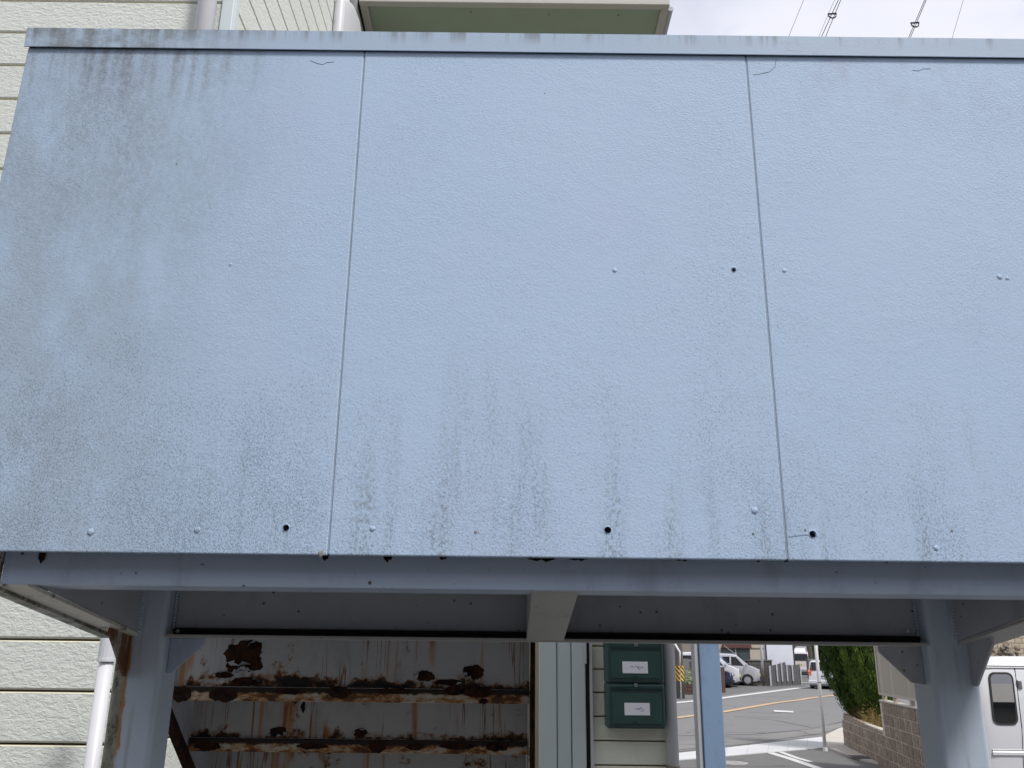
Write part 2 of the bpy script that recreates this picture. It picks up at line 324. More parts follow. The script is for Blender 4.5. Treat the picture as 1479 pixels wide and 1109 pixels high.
M = dict(
    panel=mat_panel(), coping=mat_coping(), steel=mat_steel(), steel_shade=mat_steel('shaded_steel_paint', 0, (.37, .385, .425)), flange=mat_steel('flange_paint', 0, (.36, .355, .345)),  # steel_shade: steel paint greyed and darkened, underside shade put into its colour
    steel_rusty=mat_steel('rusty_bracket_paint', .12, (.42, .43, .42), .02),
    weathered=mat_steel('weathered_bracket_paint', .04, (.60, .585, .53), .05), gusset_rust=mat_steel('rusty_gusset', .22, (.30, .27, .23)), moss_steel=mat_steel('mossy_bracket_paint', .0, (.36, .36, .34), .17),
    col_l=mat_column(-.975, True), col_r=mat_column(1.173, False),
    riser=mat_riser(), lip=mat_lip(), rust=mat_rust(),
    flake=simple('lifted_paint_flake', (.33, .36, .39), .6, var=.2, scale=20),
    nearblack=simple('near_black', (.012, .010, .010), .9, var=.4, scale=30),  # near-black, for the strips on the beam and under the coping
    hole=simple('hole_dark', (.006, .006, .007), .9),
    filler=simple('brown_filler', (.25, .25, .245), .9, var=.25, scale=60, bump=.002),
    crack=simple('crack_dark', (.10, .11, .13), .9),
    joint=simple('joint_sealant', (.30, .36, .44), .7, var=.3, scale=20),
    siding=mat_siding('embossed_siding', (.61, .64, .595), (.68, .705, .65), 30, .40, .10),
    siding2=mat_siding('smooth_siding', (.60, .62, .54), (.69, .70, .61), 10, .12, .35),
    groove=simple('siding_groove', (.27, .235, .18), .9),
    trim=simple('pale_trim', (.60, .67, .68), .45, var=.05, scale=3),
    lipcream=simple('cream_groove_edge', (.66, .61, .46), .7, var=.1, scale=6),
    pvc=simple('white_pvc', (.60, .605, .63), .4, var=.06, scale=5),
    surround=simple('grey_green_panel', (.42, .475, .48), .5, var=.05, scale=3), pvcgrey=simple('grey_pvc', (.42, .43, .45), .35, var=.05, scale=5),
    soffit=simple('olive_soffit', (.275, .335, .25), .7, var=.06, scale=3),
    fascia=simple('taupe_fascia', (.42, .41, .37), .5, var=.05, scale=3),
    black=simple('black_rubber', (.012, .012, .013), .7),
    mailgreen=simple('green_painted_metal', (.024, .062, .056), .42, var=.25, scale=9),
    maildark=simple('dark_green_metal', (.013, .030, .028), .5, var=.2, scale=9),
    card=simple('white_card', (.72, .72, .76), .6, var=.05, scale=30),
    ink=simple('faded_ink', (.22, .27, .40), .7, var=.3, scale=80),
    chrome=simple('dull_metal', (.35, .35, .35), .35, .8),
    road=mat_asphalt('road_asphalt', (.135, .135, .137), (.175, .173, .170)),
    lot=mat_asphalt('lot_asphalt', (.10, .10, .10), (.145, .143, .138)),
    dirt=mat_asphalt('ground_asphalt', (.10, .10, .10), (.13, .128, .125)),
    white_line=mat_line('white_road_paint', (.58, .58, .57)), orange_line=mat_line('orange_road_paint', (.52, .36, .21)),
    tar=simple('tar', (.085, .085, .085), .8, var=.3), patch=mat_asphalt('patch_asphalt', (.155, .152, .145), (.20, .195, .185)),
    concrete=simple('pale_concrete', (.46, .46, .45), .85, var=.15, scale=2.2, bump=.004),
    warmconc=simple('warm_concrete', (.44, .41, .36), .85, var=.2, scale=1.4, bump=.004),
    block=mat_block(), mortar=simple('mortar', (.47, .43, .36), .9, var=.2, scale=12),
    screen=simple('beige_screen_metal', (.40, .365, .31), .55, var=.04, scale=3),
    leaf_lit=mat_leaf('conifer_leaf_lit', (.022, .048, .010), (.095, .150, .024), 4.0), leaf=mat_leaf('conifer_leaf', (.014, .032, .008), (.062, .108, .018), 4.0),  # lighter copy of the leaf: light on the right tree put into its colour
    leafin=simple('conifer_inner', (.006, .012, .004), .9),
    dry=mat_leaf('dry_twigs', (.05, .035, .014), (.17, .12, .04), 9), bark=simple('bark', (.07, .05, .035), .9, var=.3, scale=30, bump=.01),
    herb=mat_leaf('planter_leaf', (.05, .08, .04), (.28, .32, .20), 9),
    white_car=simple('white_car_paint', (.62, .63, .655), .25, var=.02, coat=.8), silver=simple('silver_car_paint', (.52, .52, .56), .3, .35, var=.03, coat=.8),
    navy=simple('navy_car_paint', (.012, .018, .055), .2, var=.1, coat=1.), grille=simple('grille_black', (.015, .015, .018), .4),
    tyre=simple('tyre', (.018, .018, .018), .85), rim=simple('alloy_rim', (.55, .55, .56), .35, .6),
    glass=mat_glass('car_glass'), vglass=mat_glass('van_glass', (.008, .010, .012), .01, .9, 2.1), bglass=mat_glass('bluish_windscreen', (.06, .10, .17)), housegl=mat_glass('house_glass', (.06, .075, .075), .1),
    lamp=mat_glass('headlamp', (.5, .5, .52), .1), red=simple('tail_lamp_red', (.42, .02, .015), .2, coat=.6), orange=simple('tail_lamp_orange', (.85, .22, .10), .2, coat=.6),
    plate_y=simple('yellow_plate', (.72, .60, .05), .5), plate_w=simple('white_plate', (.75, .75, .74), .5),
    hz_y=simple('hazard_yellow', (.72, .42, .03), .5), hz_k=simple('hazard_black', (.02, .02, .02), .6),
    pole=simple('concrete_pole', (.17, .155, .14), .85, var=.2, scale=4), whitepole=simple('white_enamel_pole', (.72, .72, .74), .35, var=.05, scale=3),
    greywall=simple('dark_grey_block', (.085, .08, .075), .9, var=.3, scale=1.2, bump=.01), greywall2=simple('mid_grey_block', (.16, .155, .15), .9, var=.3, scale=1.2, bump=.01),
    darkpanel=simple('dark_concrete_panel', (.085, .085, .09), .9, var=.25, scale=1.0), palepost=simple('pale_concrete_post', (.42, .42, .44), .85, var=.15, scale=2),
    house2=simple('grey_brown_render', (.22, .20, .175), .8, var=.06, scale=1), house=simple('beige_render', (.43, .375, .30), .8, var=.06, scale=1), shutter=simple('redbrown_metal', (.105, .04, .035), .5), frame=simple('brown_frame', (.06, .045, .04), .5),
    board=simple('pale_board', (.62, .645, .70), .6, var=.08, scale=.8), stone=simple('dark_hill_stone', (.05, .047, .045), .95, var=.5, scale=.7, bump=.05),
    hill=simple('hill_scrub', (.03, .04, .02), .95, var=.5, scale=.5), brickred=simple('brown_brick', (.10, .055, .045), .9, var=.3, scale=4),
    wire=simple('cable_black', (.03, .03, .035), .6), tiles=mat_tiles(), iron=simple('cast_iron', (.36, .35, .34), .7, var=.3, scale=14),
    grate=simple('dark_grate', (.05, .05, .05), .8), soil=simple('planter_soil', (.05, .04, .03), .95, var=.3, scale=10),
    gutter=simple('kerb_concrete', (.50, .505, .51), .85, var=.14, scale=1.3, bump=.004), bluepost=mat_steel('post_paint', 0, (.20, .29, .425)),
    deckm=simple('deck_underside', (.20, .215, .24), .7, var=.2, scale=6), weather=simple('weathered_wood', (.19, .16, .13), .9, var=.35, scale=14, bump=.01),
    pinkcar=simple('mauve_white_paint', (.66, .60, .64), .3, var=.03, coat=.6),
)

# ------------------------------------------------------------------ mesh helpers
class MB:
    def __init__(s): s.bm = bmesh.new()
    def quad(s, *pts):
        return s.bm.faces.new([s.bm.verts.new(p) for p in pts])
    def box(s, x0, x1, y0, y1, z0, z1):
        v = [s.bm.verts.new(p) for p in ((x0,y0,z0),(x1,y0,z0),(x1,y1,z0),(x0,y1,z0),(x0,y0,z1),(x1,y0,z1),(x1,y1,z1),(x0,y1,z1))]
        for f in ((0,3,2,1),(4,5,6,7),(0,1,5,4),(1,2,6,5),(2,3,7,6),(3,0,4,7)): s.bm.faces.new([v[i] for i in f])
        return s
    def hexa(s, bot, top):              # two matching loops
        n = len(bot); a = [s.bm.verts.new(p) for p in bot]; b = [s.bm.verts.new(p) for p in top]
        s.bm.faces.new(a[::-1]); s.bm.faces.new(b)
        for i in range(n): s.bm.faces.new((a[i], a[(i+1) % n], b[(i+1) % n], b[i]))
        return s
    def prism(s, poly, off):            # polygon swept along off
        off = Vector(off); return s.hexa([Vector(p) for p in poly], [Vector(p) + off for p in poly])
    def tube(s, pts, r, n=10, r1=None, cap=True):
        pts = [Vector(p) for p in pts]; rings = []
        for i, p in enumerate(pts):
            d = (pts[min(i+1, len(pts)-1)] - pts[max(i-1, 0)]).normalized()
            u = d.cross(Vector((0,0,1)))
            if u.length < 1e-3: u = Vector((1,0,0))
            u.normalize(); v = d.cross(u)
            rr = r if r1 is None else r + (r1 - r) * i / (len(pts)-1)
            rings.append([s.bm.verts.new(p + u * math.cos(2*math.pi*k/n) * rr + v * math.sin(2*math.pi*k/n) * rr) for k in range(n)])
        for a, b in zip(rings, rings[1:]):
            for k in range(n): s.bm.faces.new((a[k], a[(k+1) % n], b[(k+1) % n], b[k]))
        if cap: s.bm.faces.new(rings[0][::-1]); s.bm.faces.new(rings[-1])
        return s
    def disc(s, c, nrm, r, h, n=16, squash=1.):
        c = Vector(c); nrm = Vector(nrm).normalized()
        return s.tube([c, c + nrm * h], r, n)
    def dome(s, c, nrm, r, h, n=10):
        c = Vector(c); nrm = Vector(nrm).normalized(); u = nrm.orthogonal().normalized(); v = nrm.cross(u); prev = None
        for k in range(4):
            a = k / 3 * math.pi / 2; rr = r * math.cos(a) if k < 3 else 0; hh = h * math.sin(a)
            if k == 3: t = s.bm.verts.new(c + nrm * h); [s.bm.faces.new((prev[i], prev[(i+1) % n], t)) for i in range(n)]; break
            ring = [s.bm.verts.new(c + nrm*hh + (u*math.cos(2*math.pi*i/n) + v*math.sin(2*math.pi*i/n)) * rr * (1 + .22*math.sin(3.7*i + c.x*90))) for i in range(n)]
            if prev: [s.bm.faces.new((prev[i], prev[(i+1) % n], ring[(i+1) % n], ring[i])) for i in range(n)]
            prev = ring
        return s
    def mesh(s, name):
        bmesh.ops.recalc_face_normals(s.bm, faces=s.bm.faces)
        me = bpy.data.meshes.new(name); s.bm.to_mesh(me); s.bm.free(); return me
    def build(s, name, m, parent=None, origin=None, bevel=0., smooth=False, seg=2, label=None, local=False):
        if origin is None: origin = wloc(parent) if parent is not None else Vector((0,0,0))
        origin = Vector(origin)
        if not local: bmesh.ops.translate(s.bm, verts=s.bm.verts, vec=-origin)
        me = s.mesh(name); me.materials.append(m)
        if smooth: me.polygons.foreach_set('use_smooth', [True]*len(me.polygons))
        o = bpy.data.objects.new(name, me); COL.objects.link(o)
        if parent is not None:
            o.parent = parent
            if not local: o.location = origin - wloc(parent)
        elif not local: o.location = origin
        if bevel:
            b = o.modifiers.new('bevel', 'BEVEL'); b.width = bevel; b.segments = seg; b.limit_method = 'ANGLE'; b.angle_limit = R(40)
        if label: o['label'] = label
        return o
def wloc(o):
    v = Vector((0,0,0))
    while o is not None: v = v + o.location; o = o.parent
    return v
def thing(name, label, cat, loc=(0,0,0), rz=0., group=None):
    o = bpy.data.objects.new(name, None); COL.objects.link(o); o.empty_display_size = .2
    o.location = loc; o.rotation_euler = (0,0,rz); o['label'] = label; o['category'] = cat
    if group: o['group'] = group
    return o
def tag(o, label, cat, group=None):
    o['label'] = label; o['category'] = cat
    if group: o['group'] = group
    return o
def struct(o): o['kind'] = 'structure'; return o
def link_piece(name, me, parent, wpos, scale=None, rot=None):
    o = bpy.data.objects.new(name, me); COL.objects.link(o); o.parent = parent; o.location = Vector(wpos) - wloc(parent)
    if scale: o.scale = scale
    if rot: o.rotation_euler = rot
    return o

# ------------------------------------------------------------------ ground, street
g = MB()
ys = [-40, -5, 0, 6, 14, 42, 60, 90, 140, 300, 900]
xs = [-600, -120, -30, 0, 30, 120, 600]
vv = [[g.bm.verts.new((x, y, gz(min(y, 300)))) for x in xs] for y in ys]
for i in range(len(ys)-1):
    for j in range(len(xs)-1): g.bm.faces.new((vv[i][j], vv[i][j+1], vv[i+1][j+1], vv[i+1][j]))
struct(g.build('ground', M['dirt']))
def sheet(name, pts, m, lift, parent=None):
    b = MB(); b.bm.faces.new([b.bm.verts.new((p[0], p[1], gz(p[1]) + lift)) for p in pts])
    return b.build(name, m, parent)
def strip(name, cen, widths, m, lift, parent=None):     # ribbon along ground points
    b = MB(); L = []; Rr = []
    cen = [Vector((p[0], p[1])) for p in cen]
    pts = []
    for i in range(len(cen)-1):
        k = max(2, int((cen[i+1]-cen[i]).length / 1.5))
        for j in range(k): pts.append((cen[i].lerp(cen[i+1], j/k), widths))
    pts.append((cen[-1], widths))
    for i, (p, w) in enumerate(pts):
        d = (pts[min(i+1, len(pts)-1)][0] - pts[max(i-1, 0)][0]).normalized(); n = Vector((-d.y, d.x))
        a = p + n*w/2; c = p - n*w/2
        L.append(b.bm.verts.new((a.x, a.y, gz(a.y)+lift))); Rr.append(b.bm.verts.new((c.x, c.y, gz(c.y)+lift)))
    for i in range(len(L)-1): b.bm.faces.new((Rr[i], Rr[i+1], L[i+1], L[i]))
    return b.build(name, m, parent)
# road surface between the near gutter and the far edge line
nearA, nearB = gr(980, 1085), gr(1190, 1064)
farA, farB = gr(975, 1012), gr(1172, 988)
def ext(a, b, t): return a + (b - a) * t
rd = MB()
na = [ext(nearA, nearB, t) for t in (-6, 0, 1.0)] + [Vector((22, 36, 0)), Vector((60, 66, 0)), Vector((130, 100, 0))]
fa = [ext(farA, farB, t) for t in (-2.2, 0, .5, 1)] + [Vector((52, 95, 0)), Vector((120, 130, 0))]
na2, fa2 = [], []
for src, dst in ((na, na2), (fa, fa2)):
    for i in range(len(src)-1):
        for j in range(16): dst.append(src[i].lerp(src[i+1], j/16))
    dst.append(src[-1])
k = min(len(na2), len(fa2))
for i in range(k-1):
    for j in range(16):
        q = []
        for (ii, t) in ((i, j/16), (i+1, j/16), (i+1, (j+1)/16), (i, (j+1)/16)):
            p = na2[ii].lerp(fa2[ii], t); q.append((p.x, p.y, gz(p.y) + .004))
        rd.quad(*q)
bmesh.ops.remove_doubles(rd.bm, verts=rd.bm.verts, dist=.001)
road = struct(rd.build('road', M['road']))
strip('edge_line', [ext(farA, farB, -1.5), gr(975, 1015), gr(1080, 1003), gr(1172, 991)], .42, M['white_line'], .02, road)
strip('edge_line', [gr(1150, 985), gr(1176, 986)], .5, M['white_line'], .02, road)
strip('centre_line', [ext(gr(975, 1037), gr(1045, 1028), -5), gr(975, 1037), gr(1045, 1028), gr(1120, 1015), gr(1170, 1008), gr(1212, 1003), gr(1300, 992)], .30, M['orange_line'], .02, road)
sheet('road_dash', [gr(1117, 1025.5), gr(1118.5, 1028), gr(1146, 1029.2), gr(1146, 1027)], M['white_line'], .02, road)
strip('tar_seam', [gr(1060, 1034), gr(1120, 1040), gr(1170, 1050), gr(1215, 1054)], .035, M['tar'], .012, road)
strip('tar_seam', [gr(980, 1062), gr(1090, 1060), gr(1170, 1053), gr(1225, 1040)], .05, M['tar'], .012, road)
sheet('road_patch', [gr(975, 1083), gr(1080, 1074), gr(1190, 1058), gr(1225, 1046), gr(1222, 1042), gr(1150, 1056), gr(1060, 1067), gr(975, 1071)], M['patch'], .010, road)
# kerb gutter blocks
gut = bpy.data.objects.new('kerb_gutter', None); COL.objects.link(gut); struct(gut)
A0, A1, B0, B1 = gr(980, 1088), gr(1192, 1064), gr(980, 1098), gr(1192, 1080)
for i in range(-6, 8):
    t0, t1 = i/7 + .0006, (i+1)/7 - .0006
    p = [ext(B0, B1, t0), ext(B0, B1, t1), ext(A0, A1, t1), ext(A0, A1, t0)]
    if i > 6: continue
    b = MB(); b.hexa([(q.x, q.y, -.05) for q in p], [(q.x, q.y, .020) for q in p])
    b.build('gutter_block', M['gutter'], gut, bevel=.003)
# footpath corner at the foot of the block wall
fp = [gr(1190, 1064), gr(1212, 1053), gr(1224, 1049), gr(1224, 1080), gr(1271, 1104), gr(1243, 1098), gr(1193, 1080)]
b = MB(); b.hexa([(q.x, q.y, -.05) for q in fp], [(q.x, q.y, .035) for q in fp]); struct(b.build('footpath', M['warmconc']))
# painted strokes and cover on the near lot
lot = struct(sheet('car_park', [gr(900, 1108) + Vector((-9, -1, 0)), B0 + (B0-B1)*.9, B1 - Vector((.4, 0, 0)), gr(1243, 1099), Vector((7.1, 12.2, 0)), Vector((9.2, 9.0, 0)), Vector((9, 5.9, 0)), Vector((-6, 5.9, 0))], M['lot'], .003))
strip('painted_stroke', [gr(1108, 1085.5), gr(1140, 1095), gr(1184, 1110)], .17, M['white_line'], .008, lot)
strip('painted_stroke', [gr(1127, 1085.5), gr(1150, 1094), gr(1171, 1100)], .12, M['white_line'], .008, lot)
mh = MB(); c = gr(1056, 1102); mh.disc((c.x, c.y, .004), (0,0,1), .30, .012, 28)
t = thing('manhole_cover', 'round pale iron cover set in the asphalt beside the blue post', 'manhole cover', (c.x, c.y, 0))
mh.build('frame', M['iron'], t)
b = MB()
for a in range(-4, 5):
    w = math.sqrt(max(0, .26**2 - (a*.055)**2)); b.box(c.x-w, c.x+w, c.y+a*.055-.015, c.y+a*.055+.015, .0162, .022)
b.build('cover_rib', M['iron'], t)
c = gr(1243, 1095); tag(MB().box(c.x-.18, c.x+.12, c.y-.35, c.y+.2, .036, .042).build('drain_grate', M['grate'], None, (c.x, c.y, 0)), 'dark drain cover at the foot of the brown block wall', 'drain cover')

# ------------------------------------------------------------------ apartment building
bld = thing('apartment_building', 'pale cream apartment building with horizontal siding boards behind the staircase', 'building', (-1.7, 6, 0))
core = MB(); core.box(-8, -1.70, 4.262, 12, 0, 9.3); core.box(-1.70, 1.6, 9.53, 12, 0, 9.3)
core.build('wall', M['groove'], bld)
ROW, Z0 = .2275, .072
def board_mesh(name, L, H, T, axis, mat, lipm):
    b = MB()
    prof = [(0, .0), (0, .006), (T*.75, .010), (T, .016), (T, H-.0075), (T*.75, H-.003), (0, H-.003)]
    if axis == 'x': a = [(0, -p, q) for p, q in prof]; off = (L, 0, 0)
    else: a = [(p, 0, q) for p, q in prof]; off = (0, L, 0)
    b.prism(a, off); me = b.mesh(name); me.materials.append(mat); me.materials.append(lipm)
    for f in me.polygons:
        if abs(f.normal.z) > .35 and f.center.z > H*.5: f.material_index = 1
    return me
bmx = board_mesh('siding_board', 3.0, ROW, .016, 'x', M['siding'], M['lipcream'])
bmy = board_mesh('siding_board_side', 2.6, ROW, .016, 'y', M['siding'], M['lipcream'])
for k in range(0, 40):
    z = Z0 + ROW*k
    for xx in (-4.753, -7.756): link_piece('siding_board', bmx, bld, (xx, 4.260, z))
    for yy in (4.33, 6.933): link_piece('siding_board', bmy, bld, (-1.698, yy, z))
bmb = board_mesh('siding_board_back', 3.25, ROW, .016, 'x', M['siding'], M['lipcream'])
for k in range(0, 40, 1): link_piece('siding_board', bmb, bld, (-1.66, 9.528, Z0 + ROW*k))
# corner trim
b = MB(); b.box(-1.750, -1.676, 4.232, 4.262, 0, 9.3); b.box(-1.700, -1.676, 4.2625, 4.328, 0, 9.3)
b.build('corner_trim', M['trim'], bld, bevel=.006)
# down pipes on the front wall
p0, p1 = at(298.5, 20, Y=4.19), at(298.5, 20, Y=4.19)
dp = MB(); dp.tube([(p0.x, 4.18, 3.2), (p0.x, 4.18, 9.2)], .052, 16); o = dp.build('drainpipe', M['pvc'], bld, smooth=True, label='white upper drainpipe beside the corner trim')
for z in (4.4, 6.2, 8): MB().box(p0.x-.02, p0.x+.02, 4.2, 4.25, z, z+.03).build('pipe_clip', M['pvc'], o)
p0 = at(160, 930, Y=4.0); 
dp = MB(); dp.tube([(p0.x, 3.98, 0), (p0.x, 3.98, p0.z-.005)], .031, 16); o = dp.build('drainpipe', M['pvc'], bld, smooth=True, label='white lower drainpipe left of the mossy column')
b = MB(); b.tube([(p0.x, 3.98, p0.z-.06), (p0.x, 3.98, p0.z+.03)], .037, 16); b.tube([(p0.x, 3.98, p0.z-.072), (p0.x, 3.98, p0.z-.06)], .040, 16)
b.build('pipe_socket', M['pvc'], o, smooth=False)
# curved white duct hood on the receding wall
hp = [at(497, 47, X=-1.60), at(500, 12, X=-1.60), at(513, 21, X=-1.60), at(521, 30, X=-1.60), at(523, 47, X=-1.60)]
b = MB(); y0, y1 = 6.55, 7.45; zt = 7.62
prof = [(y0, 6.2), (y0, zt), (y0+.12, zt+.10), (y0+.42, zt+.28), (y0+.72, zt+.36), (y1, zt+.30), (y1+.05, zt), (y1+.05, 6.2)]
b.prism([(-1.681, y, z) for y, z in prof], (.10, 0, 0)); b.build('duct_cover', M['pvc'], bld, bevel=.045, seg=4, smooth=True)
b = MB(); b.tube([(-1.64, 7.2, 7.8), (-1.64, 7.2, 9.2)], .035, 10); b.build('drainpipe', M['pvcgrey'], bld, smooth=True, label='thin grey pipe above the white duct cover')
# eave / balcony soffit
ZE = 8.4
def E_(px, py): return at(px, py, Z=ZE)
xl, xr, yf = E_(531, 3).x, E_(956, 3).x, E_(740, 3).y
b = MB(); b.box(xl, xr, yf+.06, 9.5, ZE, ZE+.25); b.build('soffit', M['soffit'], bld)
b = MB(); b.box(xl-.085, xr+.085, yf-.02, yf+.058, ZE-.035, ZE+.4); b.build('fascia', M['fascia'], bld, bevel=.008)
for (xa, xb) in ((xl-.085, xl-.002), (xr+.002, xr+.085)): MB().box(xa, xb, yf+.06, 9.5, ZE-.035, ZE+.4).build('fascia', M['fascia'], bld, bevel=.008)
b = MB(); b.box(xl-.115, xl-.088, yf-.02, 9.5, ZE-.01, ZE+.40); b.build('gutter_strip', M['black'], bld)
b = MB(); b.tube([(xr+.115, yf+.1, ZE+.02), (xr+.115, 9.5, ZE+.02)], .03, 8); b.build('gutter', M['pvcgrey'], bld)
for (u, v) in ((.35, .1), (.62, .12), (.86, .12)):
    MB().disc((xl+(xr-xl)*u, yf+.06+v, ZE-.001), (0,0,-1), .008, .004, 8).build('soffit_nail', M['grate'], bld)
# projecting stair hall with the mailboxes
YM = 5.8
MB().box(.20, 1.045, YM+.012, 9.5, 0, 5.2).build('wall', M['groove'], bld)
bmm = board_mesh('siding_board_hall', .51, .1435, .007, 'x', M['siding2'], M['lipcream'])
for k in range(0, 37):
    z = 1.906 - .141*14 + .141*k
    link_piece('siding_board', bmm, bld, (.532, YM+.010, max(z, -.06)))
b = MB(); b.box(1.040, 1.062, YM-.005, YM+.05, 0, 5.2); b.build('corner_trim', M['trim'], bld, bevel=.004)
xA = [at(q, 1000, Y=YM).x for q in (778, 804, 825, 845.5, 850.5, 855.5)]
for i, yo in ((0, -.055), (1, -.045), (2, -.060)):
    MB().box(xA[i]+.001, xA[i+1]-.003, YM+yo, YM+.01, 0, 5.15).build('door_surround', M['surround'], bld, bevel=.006)
MB().box(xA[3]+.001, xA[4], YM-.012, YM+.009, 0, 5.15).build('door_gap', M['black'], bld)
MB().box(xA[4]+.002, xA[5], YM-.05, YM+.009, 0, 5.15).build('door_frame', M['pvcgrey'], bld, bevel=.004)
MB().box(xA[3]-.012, xA[3]+.004, YM-.072, YM-.058, 1.80, 1.95).build('hinge', M['pvcgrey'], bld)
# pipe at the corner of the hall
q = at(966, 960, Y=YM-.05); q2 = at(971, 1050, Y=YM-.05)
b = MB(); b.tube([(q.x+.0, YM-.055, .05), (q.x, YM-.055, 5.0)], .038, 20)
o = b.build('drainpipe', M['pvcgrey'], bld, smooth=True, label='grey drainpipe right of the green mailboxes')
q3 = at(970, 1107, Y=YM-.05); b = MB(); b.tube([(q.x, YM-.055, q3.z-.06), (q.x, YM-.055, q3.z+.008)], .043, 20); b.build('pipe_socket', M['weather'], o, smooth=False)

# ------------------------------------------------------------------ mailboxes
def mailbox(px_l, px_r, top, bot, lbl, slot, lock_y, card, ink):
    YB = YM - .17
    a = at(px_l, bot, Y=YB); c = at(px_r, top, Y=YB)
    x0, x1, z0, z1 = a.x, c.x, a.z, c.z
    t = thing('mailbox', lbl, 'mailbox', ((x0+x1)/2, YM, z0))
    b = MB(); b.box(x0, x1, YB, YM-.002, z0, z1-.003); b.build('body', M['mailgreen'], t, bevel=.012, seg=3)
    zs0 = at(920, slot[1], Y=YB).z; zs1 = at(920, slot[0], Y=YB).z
    MB().box(x0+.03, x1-.022, YB-.0015, YB+.01, zs0, zs1).build('letter_slot', M['maildark'], t)
    b = MB(); b.prism([(x0+.028, YB-.010, zs1-.002), (x0+.028, YB-.018, zs1-.006), (x0+.028, YB-.004, zs0+.012), (x0+.028, YB-.001, zs0+.016)], (x1-x0-.048, 0, 0))
    b.build('slot_flap', M['mailgreen'], t)
    d = MB().box(x0+.030, x1-.022, YB-.007, YB-.0005, z0+.028, zs0-.004).build('door', M['mailgreen'], t, bevel=.003)
    MB().box(x0+.022, x1-.014, YB-.003, YB+.002, z0+.010, z0+.022).build('ledge', M['maildark'], t)
    k = at(918, lock_y, Y=YB); b = MB(); b.disc((k.x, YB-.004, k.z), (0,-1,0), .012, .012, 14); kn = b.build('lock', M['chrome'], t)
    MB().box(k.x-.0015, k.x+.0015, YB-.018, YB-.0165, k.z-.006, k.z+.006).build('keyhole', M['black'], kn)
    hx = at(917, bot-7 if bot > 1000 else bot-5, Y=YB); MB().box(hx.x-.012, hx.x+.012, YB-.011, YB-.0075, z0+.034, z0+.040).build('handle', M['black'], d)
    ca = at(card[0], card[3], Y=YB); cb = at(card[1], card[2], Y=YB)
    cd_ = MB().box(ca.x, cb.x, YB-.0092, YB-.0072, ca.z, cb.z).build('name_card', M['card'], t)
    b = MB(); cx, cz = (ca.x+cb.x)/2+.014, (ca.z+cb.z)/2
    for s_ in ink:
        pts = [(cx + u*.03, YB-.0098, cz + v*.018) for u, v in s_]
        b.tube(pts, .0016, 4)
    b.build('faded_writing', M['ink'], cd_)
    for px_, s_ in ((x0+.012, 1), (x1-.010, 1)):
        MB().box(px_-.006, px_+.006, YB-.004, YB+.01, z0+.02, z1-.02).build('side_rail', M['mailgreen'], t, bevel=.003)
    return t
ink1 = [[(-.6,.1),(-.3,.5),(-.1,.0),(.1,.5),(.3,-.1)], [(0,-.4),(.4,.3),(.8,-.2),(.5,-.6),(.1,-.4)], [(-1.4,.1),(-1.1,.5),(-.8,-.2)], [(.9,.5),(1.2,-.3)]]
ink2 = [[(-.9,.3),(-.5,.0),(-.1,.2)], [(-.1,-.3),(.3,.6),(.6,.1),(.9,-.3),(.5,-.7),(.2,-.4)], [(-.5,-.3),(-.2,.3),(.1,-.1)]]
mailbox(876, 957, 921, 985.5, 'upper dark green mailbox with a smudged white name card', (932, 939.5), 930, (899, 935, 955, 971.5), ink1)
mailbox(877.5, 959.5, 986.5, 1051.5, 'lower dark green mailbox with a blue scribble on its card', (992, 999), 988.5, (902, 938, 1014.5, 1032), ink2)

# ------------------------------------------------------------------ outdoor staircase
st = thing('outdoor_staircase', 'pale blue painted steel staircase landing with a stained stucco parapet on two columns', 'staircase', (.1, 2.4, 0))
PY, PT = 1.742, .014
XL, J1, J2, XR = -1.170, -.3625, .552, 1.372
ZB, ZT = 2.035, 3.226
def boolean_holes(o, holes):
    """holes bored through the board; the cutters are thrown away"""
    b = MB()
    for (x, z, r) in holes:
        n = 14; ring = [(x + r*(1+.10*rng.uniform(-1,1))*math.cos(2*math.pi*k/n), z + r*(1+.10*rng.uniform(-1,1))*math.sin(2*math.pi*k/n)) for k in range(n)]
        b.hexa([(p[0], PY-.02, p[1]) for p in ring], [(p[0], PY+.011, p[1]) for p in ring])
    bmesh.ops.translate(b.bm, verts=b.bm.verts, vec=-wloc(o.parent))
    me = b.mesh('cut'); co = bpy.data.objects.new('cut', me); COL.objects.link(co); co.location = wloc(o.parent)
    mo = o.modifiers.new('holes', 'BOOLEAN'); mo.operation = 'DIFFERENCE'; mo.object = co; mo.solver = 'EXACT'
    dg = bpy.context.evaluated_depsgraph_get(); ne = bpy.data.meshes.new_from_object(o.evaluated_get(dg))
    o.modifiers.clear(); o.data = ne
    bpy.data.objects.remove(co)
edges = [(XL, J1-.0015), (J1+.0015, J2-.0015), (J2+.0015, XR)]
H = [[(413, 762, .0068)], [(878, 765, .0068), (1060, 389.5, .0050)], [(1174, 771, .0070)]]
BL = [[(255.5, 237, .002, 'hole'), (131, 768, .012, 'panel'), (285, 765, .011, 'panel'), (333, 382, .006, 'panel')],
      [(687, 768, .0058, 'filler'), (538, 763, .010, 'panel'), (1090, 737, .012, 'panel'), (1088, 770, .0045, 'filler'), (787, 135, .002, 'hole'), (888, 390.5, .009, 'panel')],
      [(1133, 391, .008, 'panel'), (1444, 400, .010, 'panel'), (1455, 402, .007, 'panel'), (1375, 766, .0045, 'filler'), (1352, 791, .009, 'panel'), (1163, 765, .0035, 'filler')]]
CR = [[[(448, 88), (458, 92), (466, 94), (472, 91), (482, 90)]], [], [[(1121, 86), (1119, 98), (1112, 104), (1100, 107), (1088, 109)], [(1318, 102), (1326, 103), (1334, 100), (1344, 100)], [(1140, 775), (1155, 773), (1168, 772)]]]
